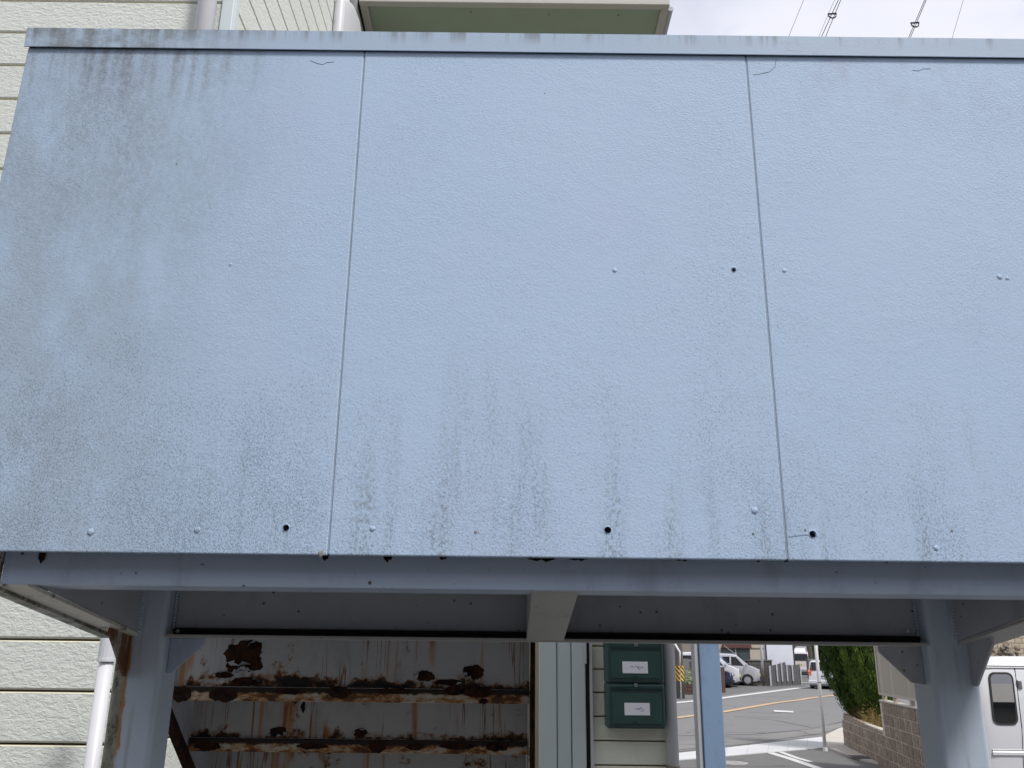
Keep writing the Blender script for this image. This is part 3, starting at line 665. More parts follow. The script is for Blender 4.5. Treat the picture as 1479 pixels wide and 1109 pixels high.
for i, (a, c_) in enumerate(edges):
    o = MB().box(a, c_, PY, PY+PT, ZB, ZT).build('parapet_panel', M['panel'], st, bevel=.0022)
    hs = []
    for (px, py, r) in H[i]: p = at(px, py, Y=PY); hs.append((p.x, p.z, r))
    boolean_holes(o, hs)
    for (x, z, r) in hs:
        MB().disc((x, PY+.0095, z), (0,-1,0), r*.93, .002, 14).build('bolt_hole', M['hole'], o)
        b = MB(); n = 16; r0, r1 = r*1.02, r*1.5
        for k in range(n):
            A = [2*math.pi*k/n, 2*math.pi*(k+1)/n]
            w = [r1*(1+.15*math.sin(5*q+i)) for q in A]
            b.quad(*[(x+rr*math.cos(q), PY-dd, z+rr*math.sin(q)) for rr, q, dd in ((r0, A[0], .0012), (r0, A[1], .0012), (w[1], A[1], -.0005), (w[0], A[0], -.0005))])
        b.build('hole_rim', M['panel'], o)
    for (px, py, r, mt) in BL[i]:
        p = at(px, py, Y=PY); b = MB(); r *= .58; b.dome((p.x, PY-.0002, p.z), (0,-1,0), r, r*.32 if mt == 'panel' else .0012, 12)
        if mt == 'panel' and r > .008:
            for k in range(3):
                q = Vector((p.x + rng.uniform(-1,1)*r, PY-.0005, p.z + rng.uniform(-1,1)*r*.8)); b.dome(q, (0,-1,0), r*.5, r*.3, 8)
        b.build('screw_bump' if mt == 'panel' else ('filler_patch' if mt == 'filler' else 'pin_hole'), M[mt], o, smooth=True)
    for pl in CR[i]:
        pts = []
        for (px, py) in pl: p = at(px, py, Y=PY); pts.append((p.x, PY-.0002, p.z))
        MB().tube(pts, .0005, 5).build('crack', M['crack'], o)
for xj in (J1, J2): MB().box(xj-.012, xj+.012, PY+.0055, PY+.0135, ZB+.004, ZT-.003).build('joint_seal', M['joint'], st) if False else None
for xj in (J1, J2): MB().box(xj-.0013, xj+.0013, PY+.0016, PY+.013, ZB+.003, ZT-.002).build('joint_seal', M['joint'], st)
# a chipped corner at the first joint
p = at(464, 799, Y=PY); b = MB(); b.dome((p.x, PY-.0002, p.z), (0,-1,0), .0065, .0014, 10); b.build('filler_patch', M['filler'], st)
# coping: pressed metal cap over a near-black strip that paints in its shadow line
b = MB(); b.prism([(XL-.006, PY-.007, 3.2245), (XL-.006, PY-.010, 3.275), (XL-.006, PY+.12, 3.283), (XL-.006, PY+.12, 3.225), (XL-.006, PY+.116, 3.225), (XL-.006, PY+.116, 3.270), (XL-.006, PY-.005, 3.268), (XL-.006, PY-.004, 3.2245)], (XR-XL+.012, 0, 0))
b.build('coping', M['coping'], st)
MB().box(XL+.002, XR-.002, PY-.0025, PY+.014, 3.2265, 3.240).build('shadow_strip', M['nearblack'], st)
# inner lining and end panels of the parapet
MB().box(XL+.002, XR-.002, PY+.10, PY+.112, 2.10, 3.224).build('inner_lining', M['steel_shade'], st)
for (a, c_) in ((XL+.001, XL+.015), (XR-.015, XR-.001)): MB().box(a, c_, PY+PT+.001, 3.12, ZB, 3.224).build('end_panel', M['steel'], st)
# frame posts within the parapet wall
for x in (-1.1, -.36, .55, 1.3): MB().box(x-.02, x+.02, PY+.05, PY+.09, 2.06, 3.22).build('frame_post', M['steel_shade'], st)
# edge channel under the panels
b = MB(); b.box(XL+.135, XR-.10, 1.800, 1.806, 1.976, 2.075); b.box(XL+.135, XR-.10, 1.8012, 1.95, 1.9765, 1.9855)
b.build('edge_channel', M['steel'], st)
b = MB(); b.box(XL+.02, XL+.13, 1.802, 1.808, 1.978, 2.075); b.build('edge_channel_end', M['steel_rusty'], st)
# rust flakes in the gap along the channel top
for (px, w) in ((782, 20), (835, 14), (640, 5), (1096, 8), (1280, 6), (1302, 9), (1327, 5), (1405, 8), (60, 5), (470, 4), (1135, 6), (1352, 4), (560, 6), (985, 12)):
    p = at(px, 806, Y=1.797); b = MB(); n = 7; ww = w*.0014*1.0
    top = [(p.x + ww*(k/(n-1)*2-1), 1.7985, 2.05) for k in range(n)]; bt = [(p.x + ww*(k/(n-1)*2-1), 1.7965, p.z - .0015 - rng.random()*.010*(1-abs(k/(n-1)*2-1))) for k in range(n)]
    for k in range(n-1): b.quad(top[k], top[k+1], bt[k+1], bt[k])
    b.build('rust_flake', M['rust'], st)
# deck plate
MB().box(XL+.016, XR-.016, 1.81, 3.145, 2.078, 2.086).build('deck_plate', M['deckm'], st)
MB().box(XL+.016, XR-.016, 1.862, 3.14, 2.0865, 2.12).build('deck_screed', M['warmconc'], st)
# main cross beam: web, near-black strip, lower flange
FZ0, FZ1 = 1.8835, 1.8925
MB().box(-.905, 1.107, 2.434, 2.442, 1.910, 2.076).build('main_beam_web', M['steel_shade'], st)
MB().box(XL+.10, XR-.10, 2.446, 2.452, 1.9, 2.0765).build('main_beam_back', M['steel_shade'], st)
MB().box(-.905, 1.107, 2.424, 2.433, FZ1, 1.909).build('dark_strip', M['nearblack'], st)
MB().box(-.908, 1.110, 2.382, 2.492, FZ0, FZ1-.0005).build('main_beam_flange', M['flange'], st, bevel=.0015)
for px in (256, 1312):
    p = at(px, 911, Y=2.42); MB().dome((p.x, 2.4235, p.z), (0,-1,0), .005, .0015, 8).build('weld_drop', M['pvc'], st)
# columns
for cx, mt in ((-.975, 'col_l'), (1.173, 'col_r')):
    b = MB(); b.box(cx-.062, cx+.062, 2.386, 2.510, 0, 2.075); o = b.build('column', M[mt], st, bevel=.013, seg=4, smooth=False)
    MB().box(cx-.12, cx+.12, 2.33, 2.57, 0, .016).build('base_plate', M['steel_rusty'], st, bevel=.003)
    # weld beads either side of the column head
    for wx, wy in ((cx+(.066 if cx < 0 else -.066), 2.431),):
        b = MB(); zz = 1.912
        while zz < 2.07: b.dome((wx, wy, zz), (0,-1,0), .0055, .0045, 7); zz += .0085
        b.build('weld_bead', M['steel'], st, smooth=True)
# tapered cantilever brackets: channel with its web on the inner side
def bracket(xw, s, xf, mt):
    b = MB(); fr, rr = (1.812, 2.380)
    zf, zr = 1.978, FZ1
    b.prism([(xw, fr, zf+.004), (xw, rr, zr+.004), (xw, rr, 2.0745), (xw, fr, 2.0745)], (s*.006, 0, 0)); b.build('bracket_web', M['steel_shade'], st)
    lo, hi = (min(xw, xf), max(xw, xf)) 
    b = MB(); b.hexa([(lo, fr-.010, zf-.006), (hi, fr-.010, zf-.006), (hi, rr, zr-.006), (lo, rr, zr-.006)], [(lo, fr-.010, zf+.003), (hi, fr-.010, zf+.003), (hi, rr, zr+.003), (lo, rr, zr+.003)])
    o = b.build('bracket_flange', M[mt], st, bevel=.0015)
    return o
bracket(-.980, -1, -1.040, 'weathered'); bracket(1.184, 1, 1.278, 'flange')
b = MB(); b.hexa([(-1.074, 1.80, 1.966), (-1.041, 1.80, 1.966), (-1.041, 2.372, 1.880), (-1.074, 2.372, 1.880)], [(-1.074, 1.80, 1.982), (-1.041, 1.80, 1.980), (-1.041, 2.372, 1.8945), (-1.074, 2.372, 1.8945)])
b.build('mossy_edge_strip', M['moss_steel'], st, bevel=.002)
b = MB(); b.hexa([(.046, 1.808, 1.982), (.144, 1.808, 1.982), (.144, 2.381, 1.886), (.046, 2.381, 1.886)], [(.046, 1.808, 2.0745), (.144, 1.808, 2.0745), (.144, 2.381, 2.0745), (.046, 2.381, 2.0745)])
b.build('centre_bracket', M['flange'], st, bevel=.0015)
for px, dz, yy in ((84, -.014, 2.05), (92, -.02, 2.06), (152, -.012, 2.36), (148, -.012, 2.32)):
    b = MB(); z = 1.978 - (yy-1.8)*.150
    b.dome((-1.060, yy, z-.004), (0,0,-1), .016, .007, 7); b.build('debris_lump', M['bark'], st)
for xw, s in ((-.981, -1), (1.185, 1)):      # weld of bracket web to column
    b = MB(); zz = 1.90
    while zz < 2.07: b.dome((xw + (-s)*.001, 2.378, zz), (-s, -1, 0), .005, .004, 7); zz += .0085
    b.build('weld_bead', M['steel'], st, smooth=True)
# gusset plates
def plate(pts, off, mt): MB().prism(pts, off).build('gusset', M[mt], st, bevel=.001)
plate([(-.912, 2.43, 1.8825), (-.818, 2.43, 1.8825), (-.818, 2.43, 1.868), (-.900, 2.43, 1.793), (-.912, 2.43, 1.793)], (0, .007, 0), 'steel')
plate([(1.110, 2.43, 1.8825), (.995, 2.43, 1.8825), (.995, 2.43, 1.868), (1.075, 2.43, 1.790), (1.110, 2.43, 1.786)], (0, .007, 0), 'steel_shade')
plate([(-1.000, 2.386, 1.8865), (-1.000, 2.26, 1.905), (-1.000, 2.255, 1.890), (-1.000, 2.375, 1.785), (-1.000, 2.386, 1.785)], (-.007, 0, 0), 'gusset_rust')
plate([(1.212, 2.386, 1.8865), (1.212, 2.26, 1.905), (1.212, 2.262, 1.886), (1.212, 2.365, 1.785), (1.212, 2.386, 1.785)], (.007, 0, 0), 'steel_shade')
# flight: risers, treads, lips, stringers
N_ST = 10; SX0, SX1 = -1.160, .072
rise, run = .185, .25
for k in range(N_ST):
    Y = 3.15 + run*k; zl = 1.712 - rise*k
    zt = 2.077 if k == 0 else 1.712 - rise*(k-1) - .0225
    me = MB().box(0, SX1-SX0, 0, .005, 0, zt - zl - .0235)
    r_ = me.build('riser', M['riser'], st, local=True); r_.location = Vector((SX0, Y, zl+.023)) - wloc(st)
    lp = MB().box(0, SX1-SX0, -.016, .006, -.0225, .0225)
    l_ = lp.build('tread_lip', M['lip'], st, local=True, bevel=.003); l_.location = Vector((SX0, Y, zl)) - wloc(st)
    MB().box(SX0, SX1, Y+.0065, Y+run-.001, zl+.012, zl+.0215).build('tread', M['steel_rusty'], st)
def stringer(x0, x1, mt):
    a = []
    prof = [(3.12, 2.07), (3.12, 1.69), (3.17, 1.64), (5.45, 1.64-rise/run*2.28-.02), (5.62, 0.0), (5.62, .28), (3.42, 2.07)]
    prof = [(y, max(z, 0)) for y, z in prof]
    b = MB(); b.prism([(x0, y, z) for y, z in prof], (x1-x0, 0, 0)); return b.build('stringer', M[mt], st)
stringer(SX0-.012, SX0-.002, 'steel_shade'); stringer(SX1+.002, SX1+.014, 'steel_rusty')
MB().box(SX1+.001, SX1+.018, 3.098, 3.118, 1.2, 2.07).build('stringer_edge', M['rust'], st)
MB().prism([(SX0-.020, 3.118, 1.70), (SX0-.020, 3.118, 1.665), (SX0-.020, 3.165, 1.622), (SX0-.020, 5.45, -.03+.0), (SX0-.020, 5.47, .02), (SX0-.020, 3.175, 1.655)], (.026, 0, 0)).build('stringer_edge', M['rust'], st)
# peeled patches: bare rust with curled paint round it
def patch(px, py, w, h, k, seed):
    r0 = random.Random(seed); Y = 3.15 + run*k - .0012
    c = at(px, py, Y=Y); sc = Y*1.03/F; n = 44; b = MB(); ring = []
    for i in range(n):
        a = 2*math.pi*i/n; rr = .88 + .26*mnoise.noise(Vector((math.cos(a)*1.5, math.sin(a)*1.5, seed*3.7))) + .12*mnoise.noise(Vector((math.cos(a)*4, math.sin(a)*4, seed*1.7))) + .12*mnoise.noise(Vector((math.cos(a)*11, math.sin(a)*11, seed*.7))) + r0.uniform(-.04, .04)
        ring.append(Vector((c.x + math.cos(a)*w*sc*rr*.5, Y, c.z + math.sin(a)*h*sc*rr*.5)))
    ctr = b.bm.verts.new((c.x, Y-.001, c.z)); vs_ = [b.bm.verts.new(p) for p in ring]
    for i in range(n): b.bm.faces.new((ctr, vs_[i], vs_[(i+1) % n]))
    b.build('rust_patch', M['rust'], st)
    for q in range(2):                 # curled flakes
        i = r0.randrange(n); p, p2, p3 = ring[i], ring[(i+2) % n], ring[(i+6) % n]
        out = ((p+p3)/2 - Vector((c.x, Y, c.z)))
        tip = (p+p3)/2 - out*.22 + Vector((0, -.014 - .012*r0.random(), 0)); mid = (p+p3)/2 - out*.09 + Vector((0, -.005, 0))
        b = MB(); b.quad(p, p2, mid + (p-p3)*.2, mid + (p-p3)*.4) ; b.quad(p2, p3, mid - (p-p3)*.4, mid + (p-p3)*.2); b.quad(mid+(p-p3)*.4, mid-(p-p3)*.4, tip, tip + Vector((.004, 0, .006)))
        b.build('paint_flake', M['flake'], st)
for i, (px, py, w, h, k) in enumerate([(348, 944, 54, 40, 0), (362, 957, 34, 26, 0), (338, 962, 26, 18, 0), (368, 934, 22, 16, 0), (322, 974, 30, 9, 0), (352, 984, 46, 12, 0), (614, 976, 30, 16, 0), (684, 970, 30, 24, 0), (648, 985, 40, 9, 0), (402, 1056, 26, 14, 1), (520, 1058, 22, 12, 1), (438, 1020, 8, 16, 1),
        (690, 998, 44, 17, 0), (655, 997, 26, 13, 0), (490, 999, 30, 18, 0), (322, 1003, 38, 20, 0), (262, 1002, 26, 22, 0), (698, 1012, 12, 8, 0), (545, 1077, 22, 18, 1), (718, 1077, 30, 14, 1), (600, 1078, 24, 9, 1), (300, 1077, 34, 12, 1), (420, 998, 40, 8, 0), (570, 997, 44, 8, 0), (450, 1077, 40, 8, 1), (660, 1077, 46, 9, 1)]):
    if py in (998, 997, 999, 1003, 1002, 1000, 1012, 1018, 1077, 1078):      # on the lip faces
        Y = 3.15 + run*k - .0175; c = at(px, py, Y=Y); sc = Y*1.03/F; b = MB(); n = 24
        ring = [(c.x + math.cos(2*math.pi*j/n)*w*sc*.5*(1 + .3*mnoise.noise(Vector((j*.45, px, 0)))), Y, c.z + math.sin(2*math.pi*j/n)*h*sc*.5*(.9 + .4*mnoise.noise(Vector((j*.5, px, 9))))) for j in range(n)]
        b.bm.faces.new([b.bm.verts.new(p) for p in ring]); b.build('rust_patch', M['rust'], st)
    else: patch(px, py, w, h, k, i+1)

# ------------------------------------------------------------------ blue post behind the landing
a, c_ = at(1013, 1000, Y=4.3), at(1043, 1000, Y=4.3)
t = thing('steel_post', 'plain blue grey steel post standing right of the grey drainpipe', 'post', ((a.x+c_.x)/2, 4.35, 0))
MB().box(a.x, c_.x, 4.30, 4.40, 0, 3.3).build('post', M['bluepost'], t, bevel=.004)
MB().box(a.x-.022, a.x-.002, 4.31, 4.39, 0.02, 3.28).build('cover_strip', M['pvcgrey'], t, bevel=.003)
MB().box(a.x-.06, c_.x+.06, 4.24, 4.46, 0, .014).build('base_plate', M['steel'], t)
MB().box(a.x-.03, c_.x+.03, 4.27, 5.78, 3.301, 3.42).build('tie_beam', M['bluepost'], t, bevel=.004)

t = thing('added_canopy', 'added unseen canopy that keeps the sun off the mailbox wall', 'canopy', (1.1, 5, 3.42))  # out of view, added and widened to block sun from the mailbox wall
MB().box(.12, 2.3, 4.22, 5.78, 3.421, 3.50).build('slab', M['soffit'], t)
MB().box(.10, 2.32, 4.19, 4.218, 3.40, 3.53).build('fascia', M['fascia'], t); MB().box(2.302, 2.32, 4.22, 5.78, 3.40, 3.53).build('fascia', M['fascia'], t)

# ------------------------------------------------------------------ overhead cables
def cable(p, q, r, label, extra=None):
    A, B = at(*p, Z=9.0), at(*q, Z=9.0); d = (B-A); d = d/d.y
    P = lambda y: (A.x + d.x*(y-A.y), y, 9.0)
    b = MB(); b.tube([P(3 + i*3) for i in range(20)], r*.75, 6)
    o = b.build('overhead_cable', M['wire'], None, P(3), smooth=True); tag(o, label, 'cable'); return o, P
cable((1161, 0), (1138, 56), .0035, 'thin single cable nearest the eave in the sky')
cable((1205.5, 0), (1181, 57), .003, 'thin stay wire just left of the doubled cable')
o1, P1 = cable((1211, 0), (1185, 57), .006, 'left strand of the doubled cable with a ring hanger')
o1b, P1b = cable((1214.5, 0), (1191, 57), .0055, 'right strand of the left doubled cable')
o2, P2 = cable((1335.8, 0), (1311, 58), .0055, 'left strand of the second doubled cable further right')
o2b, P2b = cable((1338, 0), (1313.5, 58), .0055, 'right strand of the second doubled cable further right')
cable((1391.5, 0), (1374.5, 58), .003, 'thin single cable at the far right of the sky')
for (px, py), Pa, lab in (((1202, 22), P1, 'small black ring hanger on the left doubled cable'), ((1321.5, 35), P2, 'small black ring hanger on the right doubled cable')):
    p = at(px, py, Z=8.97); b = MB()
    b.tube([(p.x + .045*math.cos(a), p.y, p.z + .045*math.sin(a)) for a in [math.pi*(.85 + 1.3*i/10) for i in range(11)]], .008, 6)
    b.tube([(p.x-.05, p.y, p.z+.01), (p.x+.05, p.y, p.z+.02)], .01, 6)
    tag(b.build('cable_hanger', M['wire'], None, p), lab, 'hanger')

# ------------------------------------------------------------------ block wall, screen fence, trees
WA, WB = Vector((6.78, 17.07)), Vector((7.40, 20.4)); wd = (WB-WA).normalized(); wn = Vector((-wd.y, wd.x))   # face looks to -x
def wpt(s, n=0.): p = WA + wd*s + wn*n; return p
S_TALL, S_FAR, S_NEAR = -.55, 3.45, -4.6
bw = thing('block_wall', 'brown split face block wall stepping down beside the conifers', 'wall', (WA.x, WA.y, 0))
ang = math.atan2(wd.y, wd.x)
BLK, BH = .39, .19
bb = MB(); bb.box(.024, BLK-.024, -.07, .0, .004, BH-.004)
bmesh.ops.bevel(bb.bm, geom=bb.bm.edges[:], offset=.008, segments=1, affect='EDGES')
bme = bb.mesh('block'); bme.materials.append(M['block'])
def wall_core(s0, s1, z1):
    a, c = wpt(s0, -.005), wpt(s1, -.005); a2, c2 = wpt(s0, -.13), wpt(s1, -.13)
    MB().hexa([(p.x, p.y, -.05) for p in (a, c, c2, a2)], [(p.x, p.y, z1-.004) for p in (a, c, c2, a2)]).build('core', M['mortar'], bw)
wall_core(S_NEAR, S_TALL, BH*6-.03); wall_core(S_TALL+.002, S_FAR, BH*4-.02 - .10)
for r_ in range(6):
    s = S_NEAR
    while s < S_FAR - .2:
        zt_ = 6 if s < S_TALL-.2 else 3
        if r_ < zt_:
            p = wpt(s, rng.uniform(.0, .008))
            o = link_piece('block', bme, bw, (p.x, p.y, BH*r_ - .02)); o.rotation_euler = (0, 0, ang + 0.0)
            o.scale = (1, rng.uniform(.95, 1.05), 1)
        s += BLK
# far part top course is cut on a slope
for i, s in enumerate([S_TALL + .02 + BLK*j for j in range(10)]):
    p = wpt(s); h = .05 + .11*(i/10.)
    o = link_piece('block', bme, bw, (p.x, p.y, BH*3-.02)); o.rotation_euler = (0, 0, ang); o.scale = (1, 1, max(.3, min(1, h/.19)))
for s0, s1, z in ((S_NEAR, S_TALL, BH*6-.02),):
    a, c, c2, a2 = wpt(s0, .01), wpt(s1, .01), wpt(s1, -.14), wpt(s0, -.14)
    MB().hexa([(p.x, p.y, z) for p in (a, c, c2, a2)], [(p.x, p.y, z+.03) for p in (a, c, c2, a2)]).build('capping', M['warmconc'], bw, bevel=.006)
# beige ribbed screen fence on posts above the tall part
sc = thing('screen_fence', 'beige ribbed metal screen fence standing on the brown block wall', 'fence', (wpt(-2).x, wpt(-2).y, 1.15))
zb0, zt0 = BH*6+.13, 2.06
s = S_TALL-.08; j = 0
while s > S_NEAR:
    a, c = wpt(s-.066, -.035), wpt(s, -.035); n = wn*.02
    q = [a, a*.7+c*.3+n, a*.3+c*.7+n, c]
    b = MB()
    for u in range(3): b.hexa([(q[u].x, q[u].y, zb0), (q[u+1].x, q[u+1].y, zb0), (q[u+1].x-wn.x*.004, q[u+1].y-wn.y*.004, zb0), (q[u].x-wn.x*.004, q[u].y-wn.y*.004, zb0)], [(q[u].x, q[u].y, zt0), (q[u+1].x, q[u+1].y, zt0), (q[u+1].x-wn.x*.004, q[u+1].y-wn.y*.004, zt0), (q[u].x-wn.x*.004, q[u].y-wn.y*.004, zt0)])
    b.build('slat', M['screen'], sc); s -= .068
for s0, s1, z0_, z1_, nm in ((S_NEAR, S_TALL-.05, zb0-.035, zb0+.005, 'bottom_rail'), (S_NEAR, S_TALL-.05, zt0-.005, zt0+.045, 'top_rail')):
    a, c, c2, a2 = wpt(s0, .0), wpt(s1, .0), wpt(s1, -.06), wpt(s0, -.06)
    MB().hexa([(p.x, p.y, z0_) for p in (a, c, c2, a2)], [(p.x, p.y, z1_) for p in (a, c, c2, a2)]).build(nm, M['screen'], sc)
for s in (S_TALL-.06, S_TALL-1.1, S_TALL-2.2, S_TALL-3.3):
    p = wpt(s - (.22 if s > -1 else 0), -.04); MB().box(p.x-.03, p.x+.03, p.y-.03, p.y+.03, BH*6, zt0).build('post', M['screen'], sc)
p = wpt(S_TALL-.05, -.03); MB().box(p.x-.03, p.x+.03, p.y-.03, p.y+.03, zb0-.03, zt0+.06).build('end_post', M['screen'], sc)

def conifer(base, H_, prof, label, seed, n, lean=0., lm='leaf'):
    zb_ = base[2]; bx = lambda z: base[0] + lean*(z - zb_)
    r0 = random.Random(seed)
    t = thing('conifer_tree', label, 'tree', base, 0, 'columnar conifers behind the block wall')
    def rad(f):
        for (f0, r_0), (f1, r_1) in zip(prof, prof[1:]):
            if f0 <= f <= f1: return r_0 + (r_1-r_0)*(f-f0)/(f1-f0)
        return .02
    MB().tube([(base[0], base[1], zb_-.02), (bx(H_*.5), base[1], H_*.5), (bx(H_*.92), base[1], H_*.92)], .06, 8, .015).build('trunk', M['bark'], t)
    b = MB(); prev = None
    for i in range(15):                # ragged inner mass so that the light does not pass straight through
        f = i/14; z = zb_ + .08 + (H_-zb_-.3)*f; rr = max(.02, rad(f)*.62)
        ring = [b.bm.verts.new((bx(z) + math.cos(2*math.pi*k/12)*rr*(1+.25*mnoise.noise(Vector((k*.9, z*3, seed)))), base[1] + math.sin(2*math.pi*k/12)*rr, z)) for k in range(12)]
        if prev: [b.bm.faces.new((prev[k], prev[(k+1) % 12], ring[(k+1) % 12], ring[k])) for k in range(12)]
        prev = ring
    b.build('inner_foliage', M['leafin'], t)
    b = MB()
    plumes = []
    for i in range(n):
        f = r0.random()**.9; a = r0.uniform(0, 2*math.pi); z = zb_ + .04 + (H_-zb_-.04)*f
        lump = 1 + .38*mnoise.noise(Vector((math.cos(a)*3.2, math.sin(a)*3.2, z*1.5 + seed*5))) + .10*mnoise.noise(Vector((math.cos(a)*6, math.sin(a)*6, z*5)))
        rr = max(.03, rad(f))*lump*(.68 + .32*r0.random()**.6)
        plumes.append((f, a, z, rr))
    for f, a, z, rr in plumes:
        c = Vector((bx(z) + math.cos(a)*rr, base[1] + math.sin(a)*rr, z)); out = Vector((math.cos(a), math.sin(a), 0))
        for q in range(3):
            up = (Vector((0, 0, 1)) + out*r0.uniform(.05, .55) + Vector((r0.uniform(-.3, .3), r0.uniform(-.3, .3), 0))).normalized()
            side = up.cross(out + Vector((r0.uniform(-.9, .9), r0.uniform(-.9, .9), r0.uniform(-.3, .3)))).normalized()
            L = r0.uniform(.05, .12); w = r0.uniform(.006, .013); cc = c + Vector((r0.gauss(0, .025), r0.gauss(0, .025), r0.gauss(0, .03)))
            b.quad(cc - side*w*.5, cc + up*L*.45 - side*w + out*.004, cc + up*L, cc + up*L*.45 + side*w)
    o = b.build('crown', M[lm], t)
    return t
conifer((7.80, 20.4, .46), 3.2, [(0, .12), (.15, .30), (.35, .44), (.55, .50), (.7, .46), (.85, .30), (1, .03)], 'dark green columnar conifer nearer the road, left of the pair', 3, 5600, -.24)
conifer((7.88, 19.4, .46), 3.3, [(0, .20), (.12, .32), (.3, .45), (.5, .50), (.7, .46), (.85, .32), (1, .03)], 'columnar conifer with light painted into its leaf colour beside the screen fence, right of the pair', 8, 6500, -.17, 'leaf_lit')
# dry shrub along the wall foot
b = MB()
for i in range(1500):
    f = rng.random(); s = .1 + 3.3*f; p = wpt(s, -.10 - rng.random()*.30); z = .50 + .13*f + abs(rng.gauss(0, .13))
    d = Vector((rng.uniform(-1, 1), rng.uniform(-1, 1), rng.uniform(.1, 1.2))).normalized(); sd_ = d.orthogonal().normalized(); L = rng.uniform(.04, .11)
    c = Vector((p.x, p.y, z)); b.quad(c, c + d*L*.5 + sd_*.008, c + d*L, c + d*L*.5 - sd_*.008)
tag(b.build('dry_shrub', M['dry'], None, (wpt(1.5).x, wpt(1.5).y, .4)), 'dry brown shrub at the foot of the conifers on the low wall', 'shrub')
p = [wpt(S_FAR, -.13), wpt(S_TALL, -.13), wpt(S_TALL, -1.6), wpt(S_FAR, -1.6)]
b = MB(); b.hexa([(q.x, q.y, 0) for q in p], [(q.x, q.y, .47) for q in p]); struct(b.build('planting_bed', M['soil']))
# bare twigs
b = MB(); q0 = wpt(3.3, -.2)
for k in range(6):
    d = Vector((-rng.uniform(.1, .4), rng.uniform(-.2, .2), rng.uniform(.2, .5))); b.tube([(q0.x, q0.y, .55+.03*k), (q0.x+d.x*.5, q0.y+d.y, .55+.03*k+d.z*.4), (q0.x+d.x, q0.y+d.y, .55+.03*k+d.z)], .004, 4)
tag(b.build('bare_twigs', M['bark'], None, (q0.x, q0.y, .5)), 'thin bare twigs sticking out beside the left conifer', 'twigs')

# white sign pole
p = gr(1192, 1084); pt = at(1177.5, 924, Y=p.y)
t = thing('white_pole', 'slim white pole standing on the kerb corner in front of the conifers', 'pole', (p.x, p.y, 0))
MB().tube([(p.x, p.y, 0), (p.x, p.y, 3.2)], .036, 12).build('shaft', M['whitepole'], t, smooth=True)
MB().tube([(p.x+.004, p.y, .0), (p.x+.004, p.y, .06)], .05, 12).build('collar', M['whitepole'], t)
MB().tube([(p.x+.044, p.y, 2.05), (p.x+.044, p.y, 2.15)], .012, 8).build('bracket', M['chrome'], t)
for z in (1.35, 2.16): MB().tube([(p.x, p.y, z), (p.x, p.y, z+.02)], .041, 12).build('band', M['chrome'], t)

